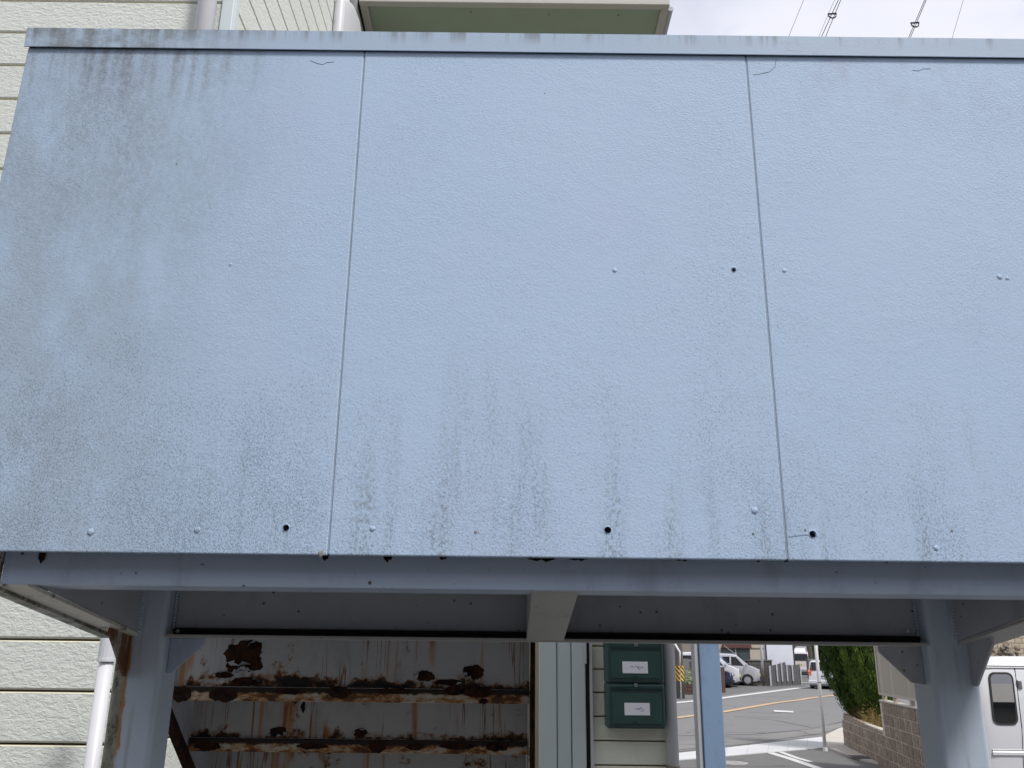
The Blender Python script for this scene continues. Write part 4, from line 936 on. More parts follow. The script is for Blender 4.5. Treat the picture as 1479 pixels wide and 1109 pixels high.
# ------------------------------------------------------------------ vehicles
def vehicle(name, label, cat, loc, rz, L, Wd, Hh, top, paint, belt=.60, glass='glass', group=None, wheel=.30, fw=.30, rw=-.30, front=True, rear=True, plate='plate_y', side_win=None, scr=None, rscr=None, z0=.20):
    """x forward. top: (u, z) roof line from tail to nose, u in -.5...5"""
    t = thing(name, label, cat, loc, rz, group); w2 = Wd/2
    def ztop(u):
        for (a, za), (b_, zb) in zip(top, top[1:]):
            if a <= u <= b_: return (za + (zb-za)*(u-a)/(b_-a))*Hh
        return top[-1][1]*Hh
    zbelt = belt*Hh
    def half(u, z):                     # half width at station u and height z
        taper = 1 - .5*max(0, abs(u)-.40)**1.5*8 if abs(u) > .40 else 1
        taper = 1 - 2.2*max(0, abs(u)-.38)**2*(1.6 if u > 0 else .9)*3.0
        if z <= zbelt: base = w2*(1 - .10*max(0, (.45*Hh - z)/(.45*Hh))**2 - .02*max(0, (z-.45*Hh)/(zbelt-.45*Hh)))
        else: base = w2*.98 - (w2*.17)*((z-zbelt)/(Hh-zbelt))
        return base*taper
    us = sorted(set([-.5, -.49, -.47, -.43, -.36] + [round(-.3 + .06*i, 3) for i in range(11)] + [.36, .41, .45, .48, .495, .5] + [u for u, _ in top]))
    b = MB(); rings = []
    for u in us:
        zt = ztop(u); zb = z0 + (.08 if abs(u) > .47 else 0); r_ = []
        zs = [zb, zb+.06, .32*Hh, .45*Hh, min(zbelt, zt-.06) if zt < zbelt+.06 else zbelt, zt - .05 if zt > zbelt+.08 else zt-.03]
        zs = sorted(zs)
        for z in zs: r_.append((half(u, z) - (.05 if z == zb else 0), z))
        hw = half(u, zt); r_.append((hw - .07, zt)); r_.append((hw*.45, zt+.012))
        ring = [(u*L, -y, z) for y, z in r_] + [(u*L, y, z) for y, z in reversed(r_)]
        rings.append([b.bm.verts.new(p) for p in ring])
    for a, c in zip(rings, rings[1:]):
        for i in range(len(a)): b.bm.faces.new((a[i], a[(i+1) % len(a)], c[(i+1) % len(a)], c[i]))
    b.bm.faces.new(rings[0]); b.bm.faces.new(rings[-1][::-1])
    body = b.build('body', M[paint], t, local=True, smooth=True)
    md = body.modifiers.new('edge', 'EDGE_SPLIT'); md.split_angle = R(38)
    def side_pts(pts, s, off): return [(u*L, s*(half(u, z*Hh)+off), z*Hh) for u, z in pts]
    if side_win:
        for s in (-1, 1):
            for wpts in side_win:
                b = MB(); a = side_pts(wpts, s, .006); c = side_pts(wpts, s, -.02); b.hexa(c, a); b.build('side_window', M[glass] if glass != 'bglass' else M['glass'], t, local=True)
    def screen(u0, u1, nm, g_):
        a, zc = u0; c, zd = u1; k = .012 if nm == 'windscreen' else -.012
        q = []
        for u, z, f in ((a, zc, .93), (c, zd, .90)):
            hw = half(u, z*Hh)*f; q.append(((u*L + k, -hw, z*Hh + .012), (u*L + k, hw, z*Hh + .012)))
        b = MB(); pts = [q[0][0], q[0][1], q[1][1], q[1][0]]; b.hexa([(p[0]-k*3, p[1], p[2]-.03) for p in pts], pts); b.build(nm, M[g_], t, local=True)
    if scr: screen(scr[0], scr[1], 'windscreen', glass)
    if rscr: screen(rscr[0], rscr[1], 'rear_window', 'glass')
    for ux in (fw, rw):
        for s in (-1, 1):
            b = MB(); y0 = s*(w2-.17); y1 = s*(w2+.004); r = wheel
            prof = [(y0, r*.62), (y0, r*.94), (y0+s*.03, r), (y1-s*.03, r), (y1, r*.94), (y1, r*.70), (y1-s*.02, r*.66)]
            n = 22; rs = [[b.bm.verts.new((ux*L + rr*math.cos(2*math.pi*k/n), y, r + rr*math.sin(2*math.pi*k/n))) for k in range(n)] for y, rr in prof]
            for a, c in zip(rs, rs[1:]):
                for k in range(n): b.bm.faces.new((a[k], a[(k+1) % n], c[(k+1) % n], c[k]))
            b.bm.faces.new(rs[0]); 
            wh = b.build('wheel', M['tyre'], t, local=True)
            b = MB(); yr = y1 - s*.012; b.tube([(ux*L, yr - s*.03, r), (ux*L, yr - s*.02, r)], r*.66, 20)
            for k in range(7):
                a = 2*math.pi*k/7; d = Vector((math.cos(a), 0, math.sin(a))); n_ = Vector((-math.sin(a), 0, math.cos(a))); c0 = Vector((ux*L, yr, r))
                b.hexa([c0 + d*r*.1 - n_*.025, c0 + d*r*.64 - n_*.02, c0 + d*r*.64 + n_*.02, c0 + d*r*.1 + n_*.025], [p + Vector((0, -s*.018, 0)) for p in (c0 + d*r*.1 - n_*.025, c0 + d*r*.64 - n_*.02, c0 + d*r*.64 + n_*.02, c0 + d*r*.1 + n_*.025)])
            b.build('rim', M['rim'], wh, local=True)
            b = MB(); n = 16              # dark arch
            for k in range(n):
                a0, a1 = math.pi*k/n, math.pi*(k+1)/n
                b.hexa([(ux*L + rr*math.cos(a), s*(w2-.10), r*.98 + rr*math.sin(a)) for rr, a in ((r*.9, a0), (r*1.13, a0), (r*1.13, a1), (r*.9, a1))], [(ux*L + rr*math.cos(a), s*(half(ux, .42*Hh)+.004), r*.98 + rr*math.sin(a)) for rr, a in ((r*.9, a0), (r*1.13, a0), (r*1.13, a1), (r*.9, a1))])
            b.build('wheel_arch', M['black'], t, local=True)
    xf = .5*L; xr_ = -.5*L
    if front:
        for s in (-1, 1):
            b = MB(); ya, yb = s*w2*.50, s*half(.47, .5*Hh)
            b.hexa([(xf-.16, ya, .40*Hh), (xf-.16, ya, .52*Hh), (xf-.30, yb*1.0, .53*Hh), (xf-.30, yb, .42*Hh)], [(xf+.012, ya, .41*Hh), (xf-.01, ya, .50*Hh), (xf-.13, yb*1.012, .52*Hh), (xf-.10, yb*1.012, .43*Hh)])
            b.build('headlight', M['lamp'], t, local=True)
        MB().box(xf-.1, xf+.008, -w2*.47, w2*.47, .40*Hh, .47*Hh).build('grille', M['grille'], t, local=True)
        MB().box(xf-.1, xf+.010, -w2*.6, w2*.6, .19*Hh, .27*Hh).build('air_intake', M['grille'], t, local=True)
        pl = MB().box(xf, xf+.022, -.165, .165, .275*Hh, .275*Hh+.165).build('number_plate', M[plate], t, local=True)
        MB().box(xf+.022, xf+.024, -.12, .12, .275*Hh+.04, .275*Hh+.09).build('plate_digits', M['grille'], pl, local=True)
        b = MB(); b.disc((xf-.01, 0, .49*Hh), (1, 0, 0), .045, .02, 14); b.build('badge', M['chrome'], t, local=True)
    for s in (-1, 1):
        if scr:
            u = scr[0][0]-.045; y = half(u, zbelt)
            MB().box(u*L-.05, u*L+.05, s*(y-.01), s*(y+.17), zbelt+.02, zbelt+.17).build('wing_mirror', M[paint], t, local=True, bevel=.025)
        for u in (-.02, .17) if side_win else ():
            y = half(u-.04, .5*Hh); MB().box((u-.06)*L-.07, (u-.06)*L+.07, s*y-.01, s*y+.02, .50*Hh, .525*Hh).build('door_handle', M[paint], t, local=True)
        for u in (-.20, .02, .24) if side_win else ():
            b = MB(); b.tube([(u*L, s*(half(u, z*Hh)+.001), z*Hh) for z in (.2, .3, .4, .5, belt)], .005, 5); b.build('door_seam', M['grille'], t, local=True)
    if rear:
        for s in (-1, 1):
            y1 = half(-.5, .5*Hh)
            MB().box(xr_-.015, xr_+.22, s*(y1-.16), s*(y1+.01), .46*Hh, .62*Hh).build('tail_light', M['red'], t, local=True, bevel=.015)
        pl = MB().box(xr_-.02, xr_, -.165, .165, .40*Hh, .40*Hh+.165).build('number_plate', M[plate], t, local=True)
        MB().box(xr_-.022, xr_-.02, -.12, .12, .40*Hh+.04, .40*Hh+.09).build('plate_digits', M['grille'], pl, local=True)
        MB().box(xr_-.05, xr_+.3, -w2*.97, w2*.97, .18*Hh, .30*Hh).build('bumper', M[paint], t, local=True, bevel=.04)
    MB().box(xr_*.94, xf*.94, -w2*.86, w2*.86, .13, z0+.05).build('underbody', M['black'], t, local=True)
    return t
KEI = [(-.5, .50), (-.495, .80), (-.47, .95), (-.40, .985), (-.15, 1.0), (.05, .985), (.14, .95), (.34, .62), (.43, .555), (.485, .49), (.5, .40)]
KW = [[(-.42, .64), (-.22, .63), (-.22, .90), (-.41, .90)], [(-.19, .63), (.02, .62), (.02, .90), (-.19, .90)], [(.045, .62), (.255, .605), (.13, .885), (.045, .90)]]
SC_ = ((.345, .625), (.145, .945)); RS_ = ((-.503, .62), (-.493, .90))
ga = R(-18)
def nose_at(px, py, Lc, yaw): p = gr(px, py); d = Vector((math.cos(yaw), math.sin(yaw), 0)); q = p - d*Lc*.5; return (q.x, q.y, gz(q.y)+.01)
kz = 1.0
vehicle('parked_car', 'silver kei wagon parked nose out beside the grey block wall', 'car', nose_at(1099, 989.5, 3.6, ga), ga, 3.6, 1.56, 1.84, KEI, 'silver', group='cars parked in the lot across the street', wheel=.31, side_win=KW, scr=SC_, rscr=RS_)
vehicle('parked_car', 'white car with bluish windscreen parked between the silver and navy cars', 'car', nose_at(1070, 991.0, 3.6, ga), ga, 3.6, 1.56, 1.92, KEI, 'white_car', glass='bglass', group='cars parked in the lot across the street', wheel=.31, side_win=KW, scr=SC_, rscr=RS_)
SED = [(-.5, .52), (-.49, .66), (-.45, .80), (-.34, .95), (-.18, 1.0), (.02, .98), (.12, .93), (.30, .68), (.42, .60), (.485, .52), (.5, .42)]
SW = [[(-.38, .70), (-.16, .68), (-.16, .92), (-.32, .90)], [(-.13, .68), (.05, .67), (.05, .92), (-.13, .93)], [(.07, .67), (.23, .66), (.11, .88), (.07, .91)]]
vehicle('parked_car', 'navy blue car parked nearest the road behind the blue post', 'car', nose_at(1061, 992.5, 3.9, ga), ga, 3.9, 1.66, 1.50, SED, 'navy', group='cars parked in the lot across the street', wheel=.31, belt=.66, side_win=SW, scr=((.30, .69), (.125, .925)), rscr=((-.455, .70), (-.35, .93)), plate='plate_w')
# white wagon driving off to the right
p = gr(1190.5, 995); ya = R(62)
SUV = [(-.5, .50), (-.49, .62), (-.44, .93), (-.38, .975), (-.15, 1.0), (.06, .97), (.14, .92), (.30, .66), (.43, .57), (.485, .50), (.5, .40)]
suv = vehicle('white_wagon', 'white wagon seen from behind on the road beside the conifers', 'car', (p.x+math.cos(ya)*2.1, p.y+math.sin(ya)*2.1, gz(p.y)+.005), ya, 4.2, 1.72, 1.60, SUV, 'white_car', wheel=.33, side_win=[[(-.40, .66), (-.15, .65), (-.15, .92), (-.37, .90)], [(-.12, .65), (.08, .64), (.08, .92), (-.12, .92)]], scr=((.30, .67), (.145, .915)), rscr=((-.495, .64), (-.445, .91)), plate='plate_w')
for c_ in suv.children:
    if c_.name.startswith('tail_light'): c_.data.materials[0] = M['orange']
for s in (-1, 1):
    b = MB(); b.hexa([(-2.10, s*.60, .95), (-2.10, s*.80, .95), (-1.9, s*.845, 1.00), (-2.0, s*.62, 1.18)], [(-2.16, s*.60, .95), (-2.14, s*.81, .95), (-1.7, s*.865, 1.02), (-2.05, s*.62, 1.22)])
    b.build('tail_lamp_upper', M['orange'], suv, local=True)
# tall white van further away
p = gr(1157, 974); ya = R(68)
VAN = [(-.5, .45), (-.495, .60), (-.475, .95), (-.45, .985), (-.2, 1.0), (.2, .99), (.33, .94), (.43, .60), (.47, .52), (.495, .42), (.5, .35)]
van2 = vehicle('high_roof_van', 'far white van with a yellow plate behind the slatted grey fence', 'van', (p.x+math.cos(ya)*2.2, p.y+math.sin(ya)*2.2, gz(p.y)+.02), ya, 4.4, 1.70, 1.80, VAN, 'pinkcar', wheel=.31, rscr=((-.50, .62), (-.478, .91)), side_win=[[(-.42, .63), (-.15, .63), (-.15, .90), (-.42, .90)]], scr=((.43, .62), (.335, .93)))
b = MB(); b.hexa([(-1.6, -.5, 1.80), (.6, -.5, 1.80), (.6, .5, 1.80), (-1.6, .5, 1.80)], [(-1.2, -.40, 2.12), (.6, -.42, 2.3), (.6, .42, 2.3), (-1.2, .40, 2.12)]); b.build('roof_box', M['white_car'], van2, local=True, bevel=.03)

# near white van on the right, its side towards the camera
VY = 10.7
t = thing('white_van', 'white box van parked at the right edge with a sky reflection in its window', 'van', (7.2, VY+.75, 0))
def V(px, py): p = at(px, py, Y=VY); return (p.x, p.z)
x0 = V(1413, 1050)[0]; zr_ = 1.915; x1 = x0 + 3.4
b = MB(); secs = []
for (x, inset, zt, zb) in ((x0+.012, .16, zr_-.30, .42), (x0+.025, .08, zr_-.19, .34), (x0+.06, .03, zr_-.12, .30), (x0+.13, .008, zr_-.065, .28), (x0+.24, 0, zr_-.028, .28), (x0+.42, 0, zr_-.006, .28), (x0+1.2, 0, zr_, .28), (x0+2.4, 0, zr_-.01, .28), (x0+2.8, .01, zr_-.06, .28), (x0+3.2, .03, 1.0, .30), (x0+3.38, .10, .92, .34)):
    lean = lambda z: .0 if z < 1.12 else (z-1.12)*.155
    zs = [zb, .6, .86, 1.10, min(1.45, zt-.2) if zt > 1.4 else zt-.12, min(1.72, zt-.10) if zt > 1.4 else zt-.08, zt-.045, zt-.012]
    ys_ = [VY+inset+.02] + [VY + inset + lean(z) for z in zs[1:6]] + [VY + inset + lean(zs[6])+.035, VY + inset + lean(zt)+.10]
    ring = [(x, y, z) for y, z in zip(ys_, zs)]; yc = VY+.74
    ring = [(x_ + (z_-1.15)*.12, y_, z_) for x_, y_, z_ in ring]; x = None
    secs.append([b.bm.verts.new(p) for p in ring + [(x_, 2*yc-y, z) for x_, y, z in reversed(ring)]])
for a, c in zip(secs, secs[1:]):
    for i in range(len(a)): b.bm.faces.new((a[i], a[(i+1) % len(a)], c[(i+1) % len(a)], c[i]))
b.bm.faces.new(secs[0]); b.bm.faces.new(secs[-1][::-1])
o = b.build('body', M['white_car'], t, smooth=True); md = o.modifiers.new('edge', 'EDGE_SPLIT'); md.split_angle = R(50)
def onside(x, z, off): lean = 0 if z < 1.12 else (z-1.12)*.155; return (x + (z-1.15)*.12, VY + lean - off, z)
def rrect(xa, xb, za, zb, r, off, n=5, sk=.0):
    pts = []
    for cx, cz, a0 in ((xb-r, zb-r, 0), (xa+r, zb-r, 90), (xa+r, za+r, 180), (xb-r, za+r, 270)):
        for k in range(n+1):
            a = R(a0 + 90*k/n); pts.append(onside(cx + r*math.cos(a), cz + r*math.sin(a), off))
    return pts
wa, wb_ = V(1427, 972), V(1470, 1044)
for i, (xa, xb) in enumerate(((wa[0]+.0, wb_[0]-.01), (wb_[0]+.22, wb_[0]+1.05), (wb_[0]+1.15, wb_[0]+1.95))):
    MB().hexa(rrect(xa-.022, xb+.022, 1.135, 1.715, .075, -.004), rrect(xa-.022, xb+.022, 1.135, 1.715, .075, .006)).build('window_seal', M['black'], t)
    MB().hexa(rrect(xa, xb, 1.158, 1.692, .06, -.002), rrect(xa, xb, 1.158, 1.692, .06, .0085)).build('side_window', M['vglass'], t)
for xs_ in (wb_[0]+.045, wb_[0]+1.10):
    b = MB(); b.tube([onside(xs_, z, -.001) for z in (.5, .8, 1.0, 1.12, 1.4, 1.76)], .005, 5); b.build('door_seam', M['grille'], t)
b = MB(); b.prism([onside(x0+.12, 1.775, .004), onside(x0+.12, 1.79, .014), onside(x0+.12, 1.80, .002)], (2.7, 0, 0)); b.build('rain_gutter', M['white_car'], t)
b = MB(); b.tube([onside(x0+.12, 1.768, .003), onside(x0+2.8, 1.768, .003)], .006, 6); b.build('gutter_seam', M['pvcgrey'], t)
b = MB(); b.prism([onside(x0+.16, .80, .002), onside(x0+.16, .815, .014), onside(x0+.16, .845, .014), onside(x0+.16, .86, .002)], (2.9, 0, 0)); b.build('side_moulding', M['white_car'], t, bevel=.003)
b = MB(); b.tube([onside(x0+.16, .870, .000), onside(x0+3.0, .870, .000)], .006, 6); b.build('moulding_seam', M['pvcgrey'], t)
MB().box(wb_[0]+.10, wb_[0]+.15, VY+.045, VY+.08, 1.53, 1.63).build('hinge_cover', M['chrome'], t, bevel=.01)
MB().box(wb_[0]+.09, wb_[0]+.24, VY-.02, VY+.02, 1.02, 1.06).build('door_handle', M['white_car'], t, bevel=.01)
for xx in (x0+.62, x0+2.75):
    b = MB(); b.tube([(xx, VY-.002, .29), (xx, VY+.18, .29)], .29, 24); wh = b.build('wheel', M['tyre'], t)
    b = MB(); b.tube([(xx, VY-.006, .29), (xx, VY+.02, .29)], .18, 20); b.build('rim', M['rim'], wh)
for xx in (x0+.62, x0+2.75):
    b = MB(); b.tube([(xx, VY+1.30, .29), (xx, VY+1.48, .29)], .29, 24); b.build('wheel', M['tyre'], t)

# ------------------------------------------------------------------ things across the street
def wallthing(name, lbl, cat, pxl, pxr, pyt, pyb, Yd, m, depth=.2, base=True):
    a = at(pxl, pyb, Y=Yd); c = at(pxr, pyt, Y=Yd); zb = gz(Yd) - .1 if base else a.z
    o = MB().box(a.x, c.x, Yd, Yd+depth, zb, c.z).build(name, M[m], None, (a.x, Yd, zb), bevel=.01); tag(o, lbl, cat); return o, a, c
# utility pole with hazard sleeve
pc = gr(983, 1008); r_ = .17*1.0
t = thing('utility_pole', 'grey concrete utility pole with a black and yellow striped sleeve', 'utility pole', (pc.x, pc.y, gz(pc.y)))
w_ = at(989, 1000, Y=pc.y).x - at(976.5, 1000, Y=pc.y).x; r_ = w_/2
MB().tube([(pc.x, pc.y, gz(pc.y)), (pc.x, pc.y, 9)], r_, 18, r_*.8).build('shaft', M['pole'], t, smooth=True)
zs0, zs1 = at(983, 983, Y=pc.y).z, at(983, 961, Y=pc.y).z
b = MB(); b.tube([(pc.x, pc.y, zs0), (pc.x, pc.y, zs1)], r_*1.05, 18); slv = b.build('striped_sleeve', M['hz_y'], t)
b = MB(); n = 24; Hs = zs1 - zs0; per = Hs/3.2
for k in range(n):
    a0, a1 = 2*math.pi*k/n, 2*math.pi*(k+1)/n
    for j in range(-2, 16):
        za, zb = j*per - a0*r_*1.1, j*per - a1*r_*1.1
        q = [(a0, za), (a1, zb), (a1, zb+per*.5), (a0, za+per*.5)]
        q = [(a, min(max(z, 0), Hs)) for a, z in q]
        if q[3][1]-q[0][1] < .003 and q[2][1]-q[1][1] < .003: continue
        b.quad(*[(pc.x + r_*1.066*math.cos(a), pc.y + r_*1.066*math.sin(a), zs0+z) for a, z in q])
b.build('black_stripe', M['hz_k'], slv)
for z in (gz(pc.y)+2.55, gz(pc.y)+2.9): MB().tube([(pc.x, pc.y, z), (pc.x, pc.y, z+.05)], r_*1.06, 16).build('steel_band', M['grille'], t)
# bent white guard pipe in front of it
gp = gr(981.5, 1008.5)
pts = [(gp.x, gp.y-.4, 0), (at(979.3, 941, Y=gp.y).x, gp.y-.4, at(979, 941, Y=gp.y).z), (at(972, 929, Y=gp.y).x, gp.y-.4, at(972, 929, Y=gp.y).z), (at(966, 922, Y=gp.y).x, gp.y-.4, at(966, 920, Y=gp.y).z)]
tag(MB().tube(pts, .055, 8).build('bent_pipe', M['whitepole'], None, (gp.x, gp.y, 0), smooth=True), 'bent white pipe rising in front of the striped utility pole', 'pipe')
# planter and its plant
p = gr(994, 1004); 
t = thing('brick_planter', 'low brown brick planter to the right of the utility pole', 'planter', (p.x, p.y, gz(p.y)))
a, c = at(988, 999, Y=p.y+1), at(1008, 990, Y=p.y+1)
for r2 in range(3):
    for k in range(6):
        w = (c.x-a.x)/6; MB().box(a.x+w*k+.01+(.05 if r2 % 2 else 0), a.x+w*(k+1)-.01+(.05 if r2 % 2 else 0), p.y+1, p.y+1.3, gz(p.y)+.02+.16*r2, gz(p.y)+.165+.16*r2).build('brick', M['brickred'], t, bevel=.01)
MB().box(a.x+.02, c.x+.02, p.y+1.02, p.y+2.2, gz(p.y), gz(p.y)+.47).build('soil', M['soil'], t)
b = MB(); cx, cy = (a.x+c.x)/2+.05, p.y+1.35
for i in range(420):
    q = Vector((cx + rng.gauss(0, .22), cy + rng.gauss(0, .16), gz(p.y)+.45 + abs(rng.gauss(0, .26)))); d = Vector((rng.uniform(-1, 1), rng.uniform(-1, 1), rng.uniform(-.2, 1))).normalized(); s_ = d.orthogonal().normalized()
    L = rng.uniform(.10, .22); b.quad(q, q + d*L*.5 + s_*.03, q + d*L, q + d*L*.5 - s_*.03)
tag(b.build('garden_plant', M['herb'], None, (cx, cy, gz(p.y)+.45)), 'pale leafy plant growing in the brown brick planter', 'plant')
wallthing('block_pier', 'mid grey block pier behind the utility pole and planter', 'wall', 983, 995, 951, 990, 47, 'greywall2', .3)
wallthing('block_pier', 'darker grey block pier right of the lighter pier by the planter', 'wall', 994.5, 1012, 955, 994, 47.4, 'greywall', .3)
wallthing('timber_stake', 'short dark brown stake beside the navy car', 'stake', 1041.5, 1046, 963, 994, 47.6, 'brickred', .12)
# dark block wall behind the cars, a real coursed wall
a, c = at(1076, 990, Y=57), at(1115, 953.5, Y=57)
t = thing('dark_block_wall', 'dark grey block wall behind the silver car', 'wall', (a.x, 57, gz(57)))
MB().box(a.x-1.5, c.x, 57.06, 57.2, gz(57)-.1, c.z-.02).build('core', M['greywall'], t)
me = None; bw_, bh_ = .40, .20; z = gz(57)-.05; r2 = 0
mb = MB().box(.006, bw_-.006, 0, .058, .006, bh_-.006).mesh('dark_block'); mb.materials.append(M['greywall'])
while z < c.z-.1:
    x = a.x - 1.5 + (bw_/2 if r2 % 2 else 0)
    while x < c.x - bw_*.6: link_piece('block', mb, t, (x, 57 + rng.uniform(0, .012), z)); x += bw_
    z += bh_; r2 += 1
MB().box(a.x-1.5, c.x+.03, 56.98, 57.22, c.z-.02, c.z+.05).build('capping', M['greywall2'], t)
# concrete slab fence with pale posts
pb = gr(1114, 991); YF0, YF1 = 55.2, 57.5
t = thing('slab_fence', 'dark concrete slab fence with pale upright posts and a stepped top', 'fence', (pb.x, 56, gz(56)))
pxs = [1116, 1122.5, 1129.5, 1137, 1145, 1154.5]; tops = [961.5, 959.3, 957.2, 955.5, 960.0, 959.0, 958.0]
pe = [1112.5] + pxs[1:5] + [1158]
for i in range(5):
    y0_, y1_ = YF0 + (YF1-YF0)*i/5, YF0 + (YF1-YF0)*(i+1)/5
    A, B = at(pe[i], 985, Y=y0_), at(pe[i+1], 985, Y=y1_); TA, TB = at(pe[i], tops[i], Y=y0_).z, at(pe[i+1], tops[i+1] if i != 3 else tops[3]+.5 if False else tops[i+1], Y=y1_).z
    if i == 3: TA = at(pe[i], 959.5, Y=y0_).z
    zb = gz(56)-.1
    nb = 3
    for k in range(nb):
        f0, f1 = k/nb, (k+1)/nb
        za0, za1 = zb + (TA-zb)*f0 + .008, zb + (TA-zb)*f1; zb0_, zb1_ = zb + (TB-zb)*f0 + .008, zb + (TB-zb)*f1
        MB().hexa([(A.x, y0_, za0), (B.x-.02, y1_, zb0_), (B.x-.02, y1_+.06, zb0_), (A.x, y0_+.06, za0)], [(A.x, y0_, za1), (B.x-.02, y1_, zb1_), (B.x-.02, y1_+.06, zb1_), (A.x, y0_+.06, za1)]).build('slab', M['darkpanel'], t)
    P_ = at(pe[i]+1.0, 985, Y=y0_-.06); z1 = TA + .02
    MB().box(P_.x-.045, P_.x+.045, y0_-.08, y0_-.005, gz(56)+(.25 if i else 0), z1).build('upright_post', M['palepost'], t, bevel=.008)
P_ = at(1158, 985, Y=YF1-.06); MB().box(P_.x-.05, P_.x+.03, YF1-.08, YF1+.02, gz(56), at(1158, 958, Y=YF1).z).build('end_post', M['palepost'], t)
# lean grey post and pipe
for px, w, Yd, lab, mt in ((1102.5, 3.6, 56.2, 'slim pale grey post in front of the dark block wall', 'palepost'), (1107.3, 2.6, 58.5, 'thin pale pipe beside the pale board', 'pvc')):
    A = at(px, 980, Y=Yd); o = MB().tube([(A.x, Yd, gz(Yd)), (A.x, Yd, 4.6)], w*.5*Yd/F, 8).build('grey_post', M[mt], None, (A.x, Yd, gz(Yd)), smooth=True); tag(o, lab, 'post')
# big pale board
a, c = at(1109, 961, Y=58.2), at(1143.5, 920, Y=58.2)
t = thing('pale_board', 'large pale bluish board standing behind the slab fence', 'board', (a.x, 58.2, gz(58)))
MB().box(a.x, c.x, 58.2, 58.27, a.z-.3, 5.2).build('sheet', M['board'], t, bevel=.01)
for xx in (a.x+.04, c.x-.04): MB().box(xx-.06, xx+.06, 58.275, 58.4, gz(58), 5.15).build('support_post', M['grille'], t)
MB().box(c.x, c.x+.09, 58.19, 58.33, a.z-.3, 5.22).build('edge_trim', M['frame'], t)
# house
YH = 62.5
a, c = at(1008, 960, Y=YH), at(1112, 925, Y=YH)
t = thing('beige_house', 'beige rendered house with a wide window behind the parked cars', 'house', ((a.x+c.x)/2, YH, gz(YH)))
MB().box(a.x, c.x, YH, YH+8, gz(YH)-.1, 6.4).build('wall', M['house'], t)
b = MB(); b.hexa([(a.x-.5, YH-.6, 6.4), (c.x+.5, YH-.6, 6.4), (c.x+.5, YH+8.6, 6.4), (a.x-.5, YH+8.6, 6.4)], [(a.x+2.5, YH+3.5, 8.2), (c.x-2.5, YH+3.5, 8.2), (c.x-2.5, YH+4.5, 8.2), (a.x+2.5, YH+4.5, 8.2)]); b.build('roof', M['frame'], t)
w0, w1 = at(1044, 953.5, Y=YH), at(1081, 936.5, Y=YH)
f_ = MB().box(w0.x-.07, w1.x+.07, YH-.06, YH-.002, w0.z-.07, w1.z+.05).build('window', M['frame'], t)
xm = at(1062.5, 945, Y=YH).x
MB().box(w0.x, xm-.03, YH-.075, YH-.062, w0.z, w1.z).build('pane', M['housegl'], f_); MB().box(xm+.03, w1.x, YH-.085, YH-.072, w0.z, w1.z).build('pane', M['housegl'], f_)
MB().box(xm-.028, xm+.028, YH-.095, YH-.0625, w0.z, w1.z).build('mullion', M['palepost'], f_)
MB().box(w1.x+.071, w1.x+.13, YH-.075, YH-.003, w0.z-.07, w1.z+.05).build('frame_edge', M['palepost'], f_)
s0, s1 = at(1043, 935.5, Y=YH), at(1084, 930, Y=YH)
MB().box(s0.x, s1.x, YH-.22, YH-.002, s0.z, s1.z).build('shutter_box', M['shutter'], t, bevel=.02)
for pyy in (936,): z_ = at(1090, pyy, Y=YH).z; MB().box(s1.x+.02, c.x-.02, YH-.025, YH-.001, z_-.03, z_+.03).build('wall_band', M['frame'], t)
MB().tube([(at(1046, 933, Y=YH-.5).x, YH-.5, at(1046, 932, Y=YH-.5).z), (at(1066, 946, Y=YH-.5).x, YH-.5, at(1066, 947, Y=YH-.5).z)], .02, 6).build('clothes_pole', M['palepost'], t)
# dark masonry and scrub behind everything
a, c = at(1135, 985, Y=92), at(1240, 900, Y=92)
hs = struct(MB().box(a.x-6, c.x+26, 92, 96, gz(92)-.5, 7.2).build('retaining_slope', M['stone']))
me = MB().box(.03, 1.97, -.10, .0, .03, .97).mesh('slope_stone'); me.materials.append(M['stone'])
for r2 in range(7):
    for k in range(22): link_piece('stone', me, hs, (a.x - 6 + 2.0*k + (1 if r2 % 2 else 0), 92 - .002 + rng.uniform(-.05, .05), gz(92) + 1.0*r2), (1, 1, 1))
b = MB(); hx = [-60 + 8*i for i in range(30)]; pr = None
for i, x in enumerate(hx):
    z = 7 + 3.0*mnoise.noise(Vector((x*.05, 2, 0))); cur = [b.bm.verts.new((x, 118 + 6*mnoise.noise(Vector((x*.04, 7, 1))), -1)), b.bm.verts.new((x, 120, z*.6)), b.bm.verts.new((x, 127, z)), b.bm.verts.new((x, 150, z+1))]
    if pr: [b.bm.faces.new((pr[j], cur[j], cur[j+1], pr[j+1])) for j in range(3)]
    pr = cur
struct(b.build('hill', M['hill']))
wallthing('grey_house', 'plain dark house wall far behind the utility pole', 'house', 940, 1012, 900, 960, 76, 'darkpanel', 6)
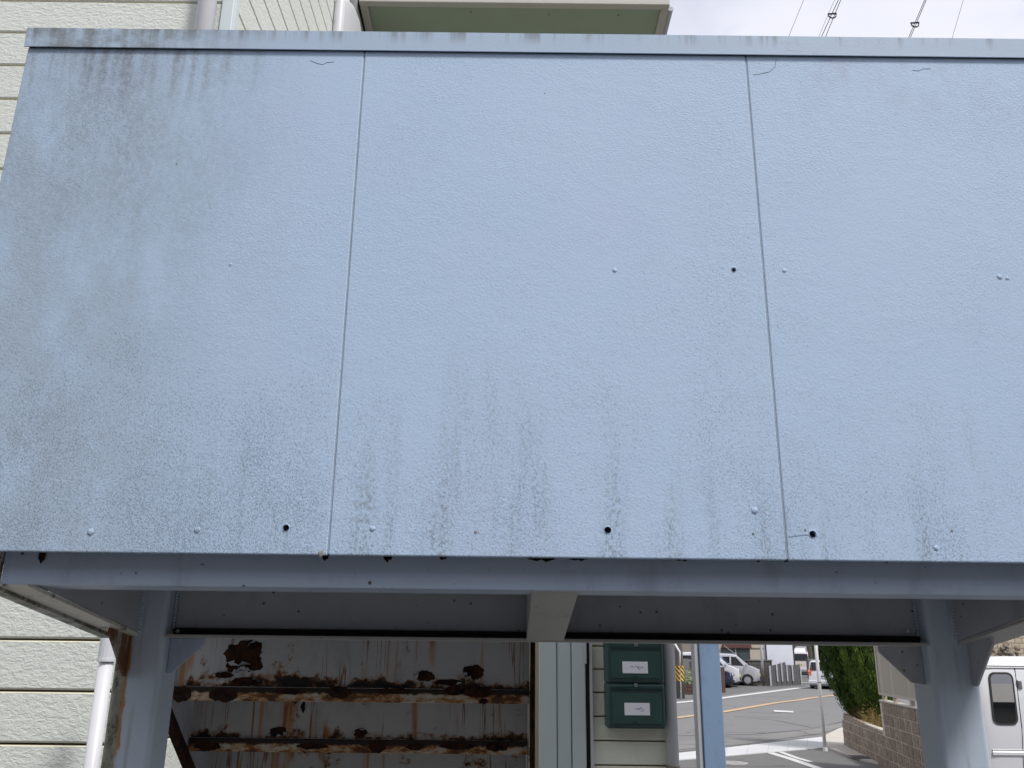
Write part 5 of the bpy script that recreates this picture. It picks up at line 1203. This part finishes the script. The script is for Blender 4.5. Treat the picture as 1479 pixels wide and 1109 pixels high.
a = at(1173.5, 985, Y=70); tag(MB().tube([(a.x, 70, gz(70)), (a.x, 70, 8)], .16, 10).build('timber_pole', M['pole'], None, (a.x, 70, gz(70)), smooth=True), 'thin dark pole between the far van and the wagon', 'pole')
a, c = at(1170, 985, Y=69), at(1176.5, 951, Y=69)
tag(MB().box(a.x, c.x, 69, 69.5, gz(69), c.z).build('concrete_stub', M['greywall2'], None, (a.x, 69, gz(69)), bevel=.02), 'short grey concrete stub beside the thin dark pole', 'bollard')
# tan tiled wall behind the near van
t = thing('tile_wall', 'tan brick tiled wall behind the white van', 'wall', (9, 13.6, 0))
MB().box(6.9, 16, 13.6, 13.75, 0, 3.4).build('wall', M['tiles'], t); MB().box(6.85, 16.05, 13.56, 13.79, 3.401, 3.46).build('capping', M['warmconc'], t)
b = MB(); p = at(1452, 941, Y=13.5)
for i in range(16):
    c0 = p + Vector((rng.gauss(.02, .10), rng.uniform(-.05, .05), rng.gauss(0, .05))); b.dome(c0, (rng.uniform(-1, 1), -1, rng.uniform(-.5, .5)), rng.uniform(.03, .06), .04, 7)
tag(b.build('dried_creeper', M['weather'], None, p), 'clump of dried grey brown creeper on the tan wall above the van', 'plant')

# ------------------------------------------------------------------ house behind the photographer, seen in the van's window
t = thing('facing_house', 'two storey house behind the photographer, mirrored in the van window', 'house', (6, -10, 0))
MB().box(-16, 27, -17, -10, 0, 6.8).build('wall', M['house2'], t)
b = MB(); b.hexa([(-16.6, -17.5, 6.801), (27.6, -17.5, 6.801), (27.6, -9.3, 6.801), (-16.6, -9.3, 6.801)], [(-13, -14, 8.5), (24, -14, 8.5), (24, -13, 8.5), (-13, -13, 8.5)]); b.build('roof', M['frame'], t)
for zz in (.9, 3.6):
    for k in range(9):
        f_ = MB().box(-14 + 4.6*k, -12.1 + 4.6*k, -9.998, -9.94, zz, zz+1.3).build('window', M['frame'], t)
        MB().box(-13.92 + 4.6*k, -12.18 + 4.6*k, -9.939, -9.93, zz+.08, zz+1.22).build('pane', M['housegl'], f_)
